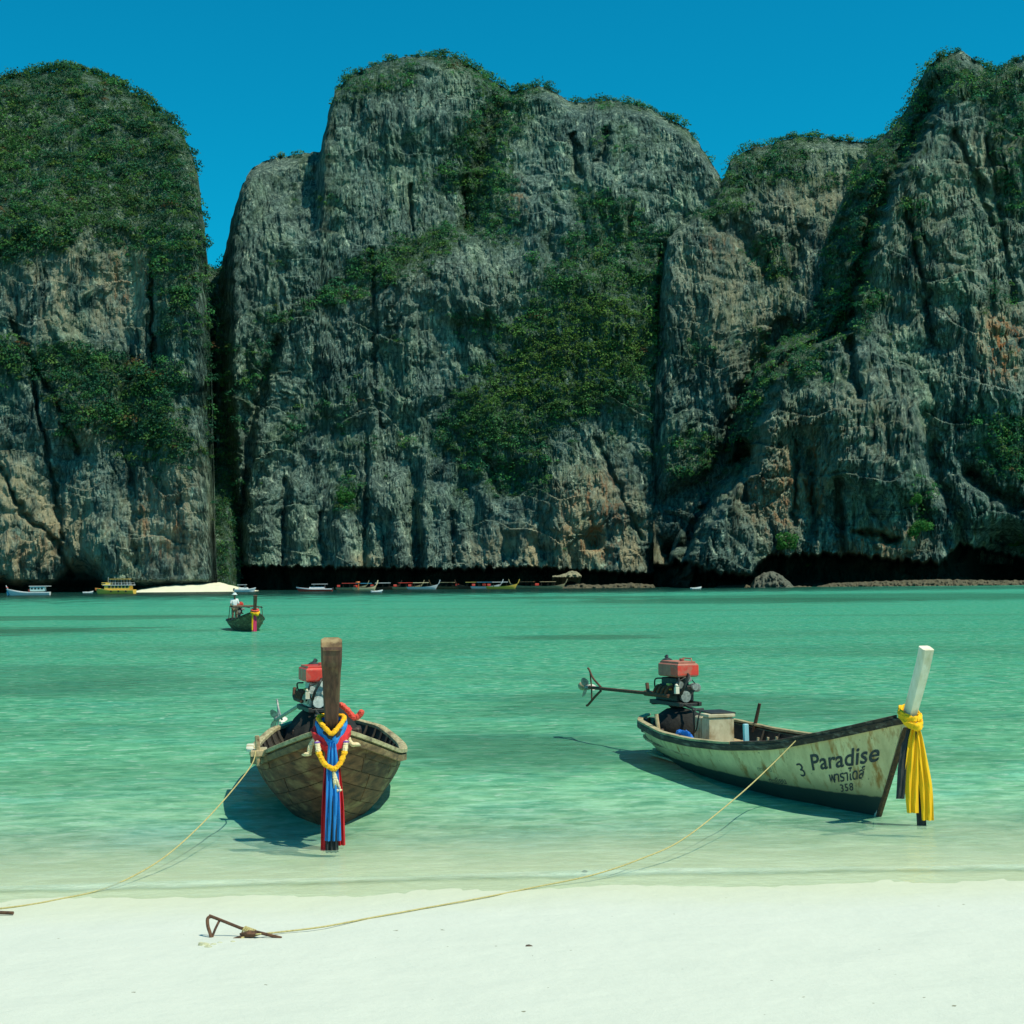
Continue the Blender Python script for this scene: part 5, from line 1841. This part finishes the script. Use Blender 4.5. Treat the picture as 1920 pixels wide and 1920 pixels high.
def skin_body(name, joints, edges, mat, parent=None, sub=2):
    """one continuous surface grown round a skeleton; joints: name -> (x, y, z, radius)"""
    me = bpy.data.meshes.new(name)
    keys = list(joints)
    me.from_pydata([joints[k][:3] for k in keys], [(keys.index(a), keys.index(b)) for a, b in edges], [])
    ob = bpy.data.objects.new(name, me)
    col.objects.link(ob)
    md = ob.modifiers.new("s", 'SKIN')
    md.use_smooth_shade = True
    for i, k in enumerate(keys):
        r_ = joints[k][3]
        me.skin_vertices[0].data[i].radius = (r_, r_) if not isinstance(r_, tuple) else r_
        me.skin_vertices[0].data[i].use_root = (i == 0)
    s_ = ob.modifiers.new("d", 'SUBSURF')
    s_.levels = sub
    s_.render_levels = sub
    bpy.context.view_layer.update()
    me2 = bpy.data.meshes.new_from_object(ob.evaluated_get(bpy.context.evaluated_depsgraph_get()))
    bpy.data.objects.remove(ob)
    me2.materials.clear()
    me2.materials.append(mat)
    me2.shade_smooth()
    o = bpy.data.objects.new(name, me2)
    col.objects.link(o)
    o.parent = parent
    return o


def person(loc, rz, label, shirt=CLOTH_WHITE, seated=False, hat=CLOTH_WHITE):
    p = empty("person", loc, rz, label, "person")
    hz = .0 if not seated else -.38
    J = dict(pelvis=(0, 0, .92 + hz, .125), belly=(.01, 0, 1.05 + hz, .115), chest=(0, 0, 1.27 + hz, .135), neck0=(0, 0, 1.42 + hz, .060), neck1=(.02, 0, 1.49 + hz, .048), skull0=(.03, 0, 1.56 + hz, .075), skull1=(.02, 0, 1.64 + hz, .085),
             skull2=(.01, 0, 1.71 + hz, .050), nose=(.115, 0, 1.585 + hz, .014))
    E = [("pelvis", "belly"), ("belly", "chest"), ("chest", "neck0"), ("neck0", "neck1"), ("neck1", "skull0"), ("skull0", "skull1"), ("skull1", "skull2"), ("skull0", "nose")]
    for s_, n_ in ((1, "l"), (-1, "r")):
        J.update({n_ + "sh": (0, .17 * s_, 1.38 + hz, .055), n_ + "el": (.06, .23 * s_, 1.12 + hz, .042), n_ + "wr": (.26, .20 * s_, 1.02 + hz, .028), n_ + "palm": (.34, .19 * s_, 1.01 + hz, .030)})
        E += [("chest", n_ + "sh"), (n_ + "sh", n_ + "el"), (n_ + "el", n_ + "wr"), (n_ + "wr", n_ + "palm")]
        for q, (dy, dz, ln) in enumerate(((.028, .0, .075), (.010, -.012, .085), (-.010, -.014, .080), (-.028, -.008, .062))):
            J[n_ + "f%d" % q] = (.34 + ln * .7, (.19 * s_) + dy, 1.00 + hz + dz, .009)
            E.append((n_ + "palm", n_ + "f%d" % q))
        J[n_ + "th"] = (.36, .19 * s_ - .045 * s_, 1.03 + hz, .010)
        E.append((n_ + "palm", n_ + "th"))
        if seated:
            J.update({n_ + "hip": (.02, .10 * s_, .88 + hz, .085), n_ + "kn": (.42, .13 * s_, .90 + hz, .060), n_ + "an": (.46, .12 * s_, .48 + hz, .038), n_ + "to": (.60, .12 * s_, .42 + hz, .032)})
        else:
            J.update({n_ + "hip": (0, .09 * s_, .86, .085), n_ + "kn": (.04, .11 * s_, .48, .058), n_ + "an": (.0, .11 * s_, .09, .038), n_ + "to": (.16, .13 * s_, .035, .032)})
        E += [("pelvis", n_ + "hip"), (n_ + "hip", n_ + "kn"), (n_ + "kn", n_ + "an"), (n_ + "an", n_ + "to")]
    skin_body("body", J, E, SKIN, p)
    S = {k: (*J[k][:3], J[k][3] + .020) for k in ("pelvis", "belly", "chest", "lsh", "rsh", "lel", "rel")}
    skin_body("shirt", S, [("pelvis", "belly"), ("belly", "chest"), ("chest", "lsh"), ("chest", "rsh"), ("lsh", "lel"), ("rsh", "rel")], shirt, p)
    T = {k: (*J[k][:3], J[k][3] + .018) for k in ("pelvis", "lhip", "rhip", "lkn", "rkn")}
    skin_body("shorts", T, [("pelvis", "lhip"), ("pelvis", "rhip"), ("lhip", "lkn"), ("rhip", "rkn")], TROUSER, p)
    z = 1.66 + hz
    MB().lathe((.01, 0, z), (0, 0, 1), [(0, .185), (.008, .185), (.02, .115), (.09, .105), (.12, .07), (.125, .02)], 16).build("hat", hat, p)
    return p


# boat under way in the bay with its boatman
ml = Hull(L=7.4, beam=.95, rake=.8, bow=1.10, mid=.50, stern=.58, foot=-.05)
fp = on_plane(474, 1184)
HEAD_M = math.atan2(-0.955, 0.30)
locm = fp - Vector((math.cos(HEAD_M), math.sin(HEAD_M), 0)) * (ml.L - .8)
locm.z = 0
FM = frame_mat(locm, HEAD_M)
c2 = Vector((ml.L / 2, 0, 0))
mbt = empty("longtail_boat", FM @ c2, HEAD_M, "small dark wooden boat out in the bay with a standing boatman in white", "boat", "long wooden boats moored off the beach")
hull_shell(ml, WOOD_OLD, 30, 8).build("hull", WOOD_OLD, mbt, c2)
inner_shell(ml, 24, 6).build("hull_lining", INSIDE, mbt, c2)
for sd in (1, -1):
    rail(ml, sd, RAIL_DARK, mbt, c2, "gunwale_rail", w=.10, t=.03, n=30)
for u in (.35, .5, .65):
    MB().box((u * ml.L, 0, .36), (.22, ml.smooth(ml.B, u) * 2 - .1, .035)).build("thwart", WOOD_TAN, mbt, c2)
MB().box((.9, 0, .26), (1.6, .9, .04)).build("stern_deck", WOOD_OLD, mbt, c2)
prow_post(ml, .15, .20, .17, .17, 1.95, WOOD_DARK, lean=.22).build("prow", WOOD_DARK, mbt, c2)
engine(mbt, (.75, 0, .72), c2, dict(block=BLACK, tank=RED, tank2=RED, metal=STEEL, shaft=STEEL), tail=3.0, drop=-.8)
# light awning frame
mb = MB()
for x in (2.2, 3.6, 5.0):
    for s_ in (-.78, .78):
        mb.tube([(x, s_, .5), (x, s_ * .9, 1.28)], .02, 5)
for s_ in (-.70, 0, .70):
    mb.tube([(2.0, s_, 1.28), (5.3, s_, 1.26)], .022, 5)
for x in (2.2, 3.6, 5.0):
    mb.tube([(x, -.72, 1.30), (x, .72, 1.30)], .022, 5)
mb.build("awning_frame", RAIL_DARK, mbt, c2)
MB().box((2.6, 0, 1.335), (1.4, 1.3, .03)).build("awning_roof", WOOD_OLD, mbt, c2)
p_ = person(FM @ Vector((1.45, -.35, .28)), HEAD_M, "person standing in the far dark boat in white shirt and white hat")
rb2 = empty("ribbon_bundle", FM @ Vector((ml.L + .15, 0, 0)), HEAD_M, "pink and orange ribbons hanging from the prow of the boat in the bay", "ribbon")
o2 = Vector((ml.L + .15, 0, 0))
cloth(MB(), ptlerp([(ml.L + .16, -.04, 1.0), (ml.L + .16, -.05, .5), (ml.L + .16, -.05, .03)], 5), [.16, .2, .22, .24, .25, .25, .26, .26, .26, .26, .26], (0, 1, 0), .02, 3, .02).build("pink_ribbon", CLOTH_PINK, rb2, o2)
cloth(MB(), ptlerp([(ml.L + .19, -.14, .95), (ml.L + .18, -.15, .5), (ml.L + .17, -.16, .10)], 5), [.08] * 11, (0, 1, 0), .02, 3, .02).build("orange_ribbon", CLOTH_Y, rb2, o2)
MB().tube(collar(ml.L + .06, 1.06, .18, .20, -.08, 0), .07, 7, caps=False).ball((ml.L + .2, .08, .95), .13, 8, 6, (1, 1, .9), .2).build("flower_collar", MARIGOLD, rb2, o2)
MB().tube(collar(ml.L + .06, 1.16, .18, .18, -.05, 0), .06, 7, caps=False).build("flower_collar", GARL_RED, rb2, o2)

# ---- far shore
SHELL_WHITE = mottled("white_boat_paint", (0.66, 0.70, 0.68), (0.80, 0.82, 0.80), 3, (1, 1, 1), .4, 0)
BOAT_BLUE = mottled("blue_boat_paint", (0.03, 0.20, 0.34), (0.06, 0.28, 0.42), 3, (1, 1, 1), .4, 0)
BOAT_YEL = mottled("yellow_boat_paint", (0.90, 0.56, 0.07), (0.94, 0.64, 0.12), 3, (1, 1, 1), .4, 0)
BOAT_CREAM = mottled("cream_boat_paint", (0.80, 0.66, 0.36), (0.88, 0.76, 0.46), 3, (1, 1, 1), .4, 0)
GLASSD = mottled("dark_window", (0.010, 0.020, 0.022), (0.03, 0.05, 0.05), 3, (1, 1, 1), .15, 0)
ORANGE = mottled("orange_paint", (0.72, 0.16, 0.03), (0.80, 0.22, 0.05), 3, (1, 1, 1), .5, 0)
REDB = mottled("red_boat_paint", (0.60, 0.05, 0.03), (0.68, 0.08, 0.05), 3, (1, 1, 1), .5, 0)
MINT = mottled("pale_mint_paint", (0.46, 0.66, 0.62), (0.56, 0.74, 0.70), 3, (1, 1, 1), .5, 0)


def ship_hull(root, L, W, H, mat, bowrise=.5, sheer_mat=None, keel=-.5, off=(0, 0, 0)):
    """a motor vessel's hull; x = 0 at the stern"""
    secs = []
    n = 24
    for i in range(n + 1):
        u = i / n
        w = W / 2 * (0.86 + .14 * sm(0, .3, u)) * (1 - max(0, (u - .55) / .45) ** 2.2 * .97)
        g = H + bowrise * max(0, (u - .45) / .55) ** 1.8
        x = u * L
        rk = .10 * L * max(0, (u - .6) / .4) ** 1.5
        secs.append([Vector((x, w, g)), Vector((x - rk * .4, w * .94, g * .45)), Vector((x - rk * .8, w * .6, keel * .6)), Vector((x - rk, 0, keel)), Vector((x - rk * .8, -w * .6, keel * .6)), Vector((x - rk * .4, -w * .94, g * .45)), Vector((x, -w, g))])
    MB().sections(secs).build("hull", mat, root, off)
    secs2 = [[s[0] + Vector((0, .05, -.22)), s[0] + Vector((0, .05, .06)), s[0] + Vector((0, -.04, .06)), s[0] + Vector((0, -.04, -.22))] for s in secs]
    secs3 = [[s[6] + Vector((0, .04, -.22)), s[6] + Vector((0, .04, .06)), s[6] + Vector((0, -.05, .06)), s[6] + Vector((0, -.05, -.22))] for s in secs]
    for q in (secs2, secs3):
        MB().sections(q).build("sheer_strake", sheer_mat or mat, root, off)


# white and blue excursion boat at the far left, bow to the left
D1 = 335.0
k1_ = D1 / F
w0 = at(np.float64(100), 0., D1)[0]
e1 = empty("tour_boat", (w0, D1, 0), math.pi + .12, "white wooden tour boat with blue bow and flat-roofed cabin, far left", "boat")
e1.scale = (.72,) * 3
ship_hull(e1, 13.2, 3.6, .95, SHELL_WHITE, 1.1, SHELL_WHITE)
MB().box((12.3, .0, .75), (1.5, .62, 1.3), (0, .25, 0), .8).build("bow_panel", BOAT_BLUE, e1)
MB().box((3.6, 0, 1.95), (4.4, 2.8, 1.5)).build("cabin", MINT, e1)
MB().box((3.0, 0, 2.80), (6.2, 3.2, .18)).build("cabin_roof", SHELL_WHITE, e1)
for k in range(4):
    for s_ in (-1, 1):
        MB().box((2.2 + k * 1.0, s_ * 1.405, 2.1), (.62, .06, .55)).build("window", GLASSD, e1)
MB().box((5.9, 0, 1.55), (.9, 2.2, .8)).build("red_locker", REDB, e1)
MB().tube([(12.6, 0, 1.8), (13.3, 0, 3.1)], .12, 6).build("prow", SHELL_WHITE, e1)
MB().tube(collar(12.95, 2.4, .25, .25, 0, 0), .13, 6, caps=False).build("prow_ribbon", GARL_RED, e1)

# yellow double-deck ferry
D1 = 356.0
k1_ = D1 / F
w0 = at(np.float64(256), 0., D1)[0]
e2 = empty("ferry", (w0, D1, 0), math.pi - .08, "yellow double-deck excursion ferry anchored by the far beach", "ferry")
e2.scale = (.82,) * 3
ship_hull(e2, 11.8, 3.8, 1.15, BOAT_YEL, .55, BOAT_YEL)
MB().box((4.8, 0, 1.80), (7.4, 3.3, 1.25)).build("lower_cabin", BOAT_YEL, e2)
for k in range(6):
    for s_ in (-1, 1):
        MB().box((1.75 + k * 1.05, s_ * 1.655, 2.02), (.72, .05, .62)).build("window", GLASSD, e2)
MB().box((4.7, 0, 2.52), (8.6, 3.6, .16)).build("upper_deck", SHELL_WHITE, e2)
MB().box((8.2, 0, 2.95), (2.6, 2.5, .7)).build("wheelhouse", BOAT_YEL, e2)
MB().box((8.9, 0, 3.05), (1.25, 2.54, .34)).build("window", GLASSD, e2)
mb = MB()
for x in (1.9, 3.6, 5.4, 6.9):
    for s_ in (-1.2, 1.2):
        mb.tube([(x, s_, 2.6), (x, s_, 4.2)], .05, 5)
mb.build("roof_posts", SHELL_WHITE, e2)
MB().box((4.3, 0, 4.27), (5.6, 2.9, .14)).build("sun_roof", BOAT_YEL, e2)
mb = MB()
for s_ in (-1.6, 1.6):
    mb.tube([(.6, s_, 3.2), (7.0, s_, 3.2)], .035, 5)
    for x in np.arange(.7, 7.1, .9):
        mb.tube([(x, s_, 2.6), (x, s_, 3.2)], .03, 4)
mb.build("railing", SHELL_WHITE, e2)
MB().tube([(7.9, 0, 3.3), (7.9, 0, 4.9)], .05, 5).build("mast", SHELL_WHITE, e2)
for k, c in enumerate((2.0, 4.2, 6.4)):
    for s_ in (-1, 1):
        MB().lathe((c, s_ * 1.88, .75), (0, s_, 0), [(0, .26), (.12, .26), (.13, .1)], 12).build("tyre_fender", BLACK, e2)
MB().box((11.2, 0, 1.35), (.8, 1.2, .6)).build("bow_locker", ORANGE, e2)


def speedboat(px, D, L, flip, label, hullm, stripe, topm, canopy=True):
    w = at(np.float64(px), 0., D)[0]
    e = empty("speedboat", (w, D, 0), math.pi if flip else 0, label, "speedboat", "motor boats anchored under the cliff")
    e.scale = (.88,) * 3
    ship_hull(e, L, L * .26, .75, hullm, .5, stripe, -.3)
    MB().box((L * .42, 0, 1.05), (L * .45, L * .20, .5), (0, 0, 0), .85).build("cabin", topm, e)
    MB().box((L * .55, 0, 1.40), (.08, L * .19, .45), (0, -.5, 0)).build("windscreen", GLASSD, e)
    if canopy:
        mb = MB()
        for x in (L * .2, L * .5):
            for s_ in (-1, 1):
                mb.tube([(x, s_ * L * .095, 1.1), (x, s_ * L * .095, 2.05)], .045, 5)
        mb.build("canopy_posts", STEEL, e)
        MB().box((L * .35, 0, 2.10), (L * .42, L * .23, .12)).build("canopy", topm, e)
    for s_ in (-.4, .4):
        MB().box((-.2, s_, .7), (.4, .32, .8), (0, 0, 0), .8).build("outboard_motor", GLASSD, e)
    return e


speedboat(440, 385, 6.2, False, "small pale speedboat with yellow bow beside the far sand strip", SHELL_WHITE, SHELL_WHITE, SHELL_WHITE)
speedboat(620, 385, 10.6, True, "long white speedboat with red waterline stripe, left of the moored wooden boats", REDB, SHELL_WHITE, SHELL_WHITE)

# small wooden boats drawn up under the overhang: built once, then copied
ph = Hull(L=9.0, beam=1.0, rake=.8, bow=1.5, mid=.7, stern=.8, foot=-.05)
proto = empty("longtail_boat", (0, 0, 0), 0, "", "boat", "wooden boats lined up under the far cliff")

hull_shell(ph, BOAT_CREAM, 20, 6).build("hull", BOAT_CREAM, proto, (4.5, 0, 0))
inner_shell(ph, 14, 4).build("hull_lining", INSIDE, proto, (4.5, 0, 0))
prow_post(ph, .2, .26, .2, .2, 2.7, BOAT_CREAM, lean=.5).build("prow", BOAT_CREAM, proto, (4.5, 0, 0))
mb = MB()
for x in (2.2, 4.0, 5.8):
    for s_ in (-.85, .85):
        mb.tube([(x, s_, .7), (x, s_ * .9, 1.85)], .05, 4)
mb.build("awning_posts", RAIL_DARK, proto, (4.5, 0, 0))
MB().box((4.0, 0, 1.92), (4.4, 1.9, .14)).build("awning", SHELL_WHITE, proto, (4.5, 0, 0))
MB().box((.9, 0, 1.15), (.9, .6, .6)).build("motor", RED, proto, (4.5, 0, 0))
spots = [  # px, distance, heading, hull, awning, label
    (680, 400, .9, BOAT_CREAM, BOAT_BLUE, "pale wooden boat with orange-draped prow just right of the speedboat"),
    (655, 425, .1, WOOD_PALE, REDB, "faded wooden boat with red awning half hidden behind the orange-draped one"),
    (716, 430, .15, WOOD_DARK, SHELL_WHITE, "dark boat under a flat white awning, between orange and red ones"),
    (758, 428, .3, WOOD_PALE, RED, "low brown boat carrying a bright red canopy under the overhang"),
    (786, 422, .12, SHELL_WHITE, BOAT_CREAM, "white wooden boat with cream awning right of the red canopy"),
    (828, 432, 2.9, WOOD_OLD, WOOD_PALE, "drab brown boat lying alone between the two clusters"),
    (877, 430, 3.0, WOOD_DARK, YELLOW_P, "dark boat with yellow awning at the left of the right-hand cluster"),
    (903, 425, .2, SHELL_WHITE, BOAT_BLUE, "white boat with blue awning in the middle of the right-hand cluster"),
    (932, 418, .08, BOAT_YEL, CLOTH_WHITE, "yellow wooden boat with raised prow and white cover, right-hand cluster"),
    (975, 425, 2.8, WOOD_PALE, WOOD_OLD, "grey upturned-looking wooden boat beside the brown rock shelf"),
    (1020, 415, .1, WOOD_PALE, WOOD_TAN, "tan wooden boat farthest right, touching the brown rock shelf"),
]
for i, (px, D, hd, hm, am, lb_) in enumerate(spots):
    o = proto if i == 0 else copy_tree(proto)
    x = at(np.float64(px), 0., float(D))[0]
    o.location = (x, D, 0.0)
    o.rotation_euler = (0, 0, hd)
    o["label"] = lb_
    for ch in o.children:
        b_ = ch.name.split(".")[0]
        nm_ = {"hull": hm, "prow": hm, "awning": am}.get(b_)
        if nm_ is not None:
            ch.data = ch.data.copy()
            ch.data.materials[0] = nm_
o = MB().tube(collar(0, 2.2, .4, .4, 0, 0), .22, 6, caps=False).box((0.2, 0, 1.2), (.2, .7, 2.0)).build("prow_drape", ORANGE, None)
o.location = at(np.float64(667), 0., 396.0) * np.array([1, 1, 0])
tag(o, "orange cloth draped from a far boat's prow right of the speedboat", "drape")
for (px, py, m_, lb_) in ((155, 1112, SHELL_WHITE, "tiny white dinghy between the tour boat and the yellow ferry"), (696, 1111, SHELL_WHITE, "tiny white dinghy in front of the red-topped wooden boats"), (1296, 1105, SHELL_WHITE, "small white dinghy at the foot of the dark cave")):
    p = on_plane(px, py)
    p *= 380 / p.y if p.y > 380 else 1
    e = empty("dinghy", (p.x, p.y, 0), .3, lb_, "dinghy", "little white dinghies near the far shore")
    ship_hull(e, 2.6, 1.2, .35, m_, .25, m_, -.1)
    MB().box((.8, 0, .42), (.3, 1.0, .1)).build("seat", WOOD_TAN, e)

# strip of bright sand at the foot of the cliffs
xs = np.linspace(252, 486, 110)
topy = np.interp(xs, [252, 290, 330, 370, 412, 428, 470, 486], [1107, 1099, 1094.5, 1092, 1091, 1097, 1104, 1108])
rows = []
for t in np.linspace(0, 1, 10):
    py = 1109.5 + (topy - 1109.5) * t - 2 * t * fbm(xs / 20, t * 3, 0, 3)
    rows.append(at(xs, py, np.full_like(xs, 398.) + 34 * t))
rows = np.array(rows)
rows[0][:, 2] = -.6
fb = np_mesh("beach", rows, grid_quads(*rows.shape[:2]), mat=mottled("bright_far_sand", (0.70, 0.70, 0.50), (0.80, 0.78, 0.58), .4, (1, 1, 1), .95, 0))
tag(fb, "small bright sand strip at the foot of the far cliffs", kind='structure')


def rocks(name, label, x0, x1, top_pts, D, seed, base=1112, cat=None, kind='structure', mat=None):
    xs = np.arange(x0, x1, 1.6)
    tp, ty = zip(*top_pts)
    top = np.interp(xs, tp, ty) + 2.2 * fbm(xs / 9 + seed, seed, 0, 4)
    rows = []
    for t in np.linspace(0, 1, 14):
        py = base + (top - base) * math.sin(t * 1.57)
        dd = D - 3.0 + 9 * (1 - math.cos(t * 1.57)) - 2.5 * fbm(xs / 10, py / 7 + seed, 0, 4) - 1.2 * fbm(xs / 3, py / 3, 0, 2)
        rows.append(at(xs, py, dd))
    rows = np.array(rows)
    b = rows[-1].copy()
    b[:, 1] += 14
    b[:, 2] -= 3
    rows = np.concatenate([rows, b[None]])
    z = np.zeros(rows.shape[:2])
    return tag(np_mesh(name, rows, grid_quads(*rows.shape[:2]), mat=mat or SHELF, attrs={}), label, cat, kind=kind)


SHELF = mottled("brown_tidal_rock", (0.055, 0.052, 0.030), (0.12, 0.11, 0.065), .8, (1, 1, 2.5), .95, .6, c3=(0.05, 0.06, 0.04), s3=.5, bdist=.4)
BOULD = mottled("grey_boulder", (0.04, 0.05, 0.038), (0.12, 0.135, 0.10), .7, (1, 1, 1), .95, .8, c3=(0.18, 0.19, 0.14), s3=.4, bdist=.6)
rocks("rock_shelf", "low brown rock shelf along the foot of the right headland", 1330, 2300, [(1330, 1106), (1350, 1098), (1400, 1096), (1415, 1102), (1480, 1098), (1530, 1100), (1560, 1093), (1640, 1090), (1760, 1086), (1860, 1088), (2300, 1090)], 395, 1.0, 1108)
rocks("rock_shelf", "brown tidal rocks at the right end of the overhang", 1000, 1235, [(1000, 1108), (1040, 1100), (1080, 1094), (1120, 1097), (1180, 1093), (1225, 1096), (1235, 1108)], 420, 4.0, 1112)
rocks("boulder", "big grey boulder at the waterline under the right headland", 1408, 1492, [(1408, 1104), (1416, 1084), (1432, 1073), (1450, 1071), (1468, 1080), (1482, 1093), (1492, 1104)], 388, 7.0, 1106, "boulder", None, BOULD)
rocks("boulder", "pale fallen boulder perched in the black overhang of the massif", 1036, 1092, [(1036, 1080), (1048, 1078), (1060, 1075), (1072, 1070), (1080, 1071), (1092, 1080)], 424, 9.0, 1082, "boulder", None, mottled("pale_boulder", (0.16, 0.16, 0.10), (0.30, 0.29, 0.18), .7, (1, 1, 1), .95, .8))
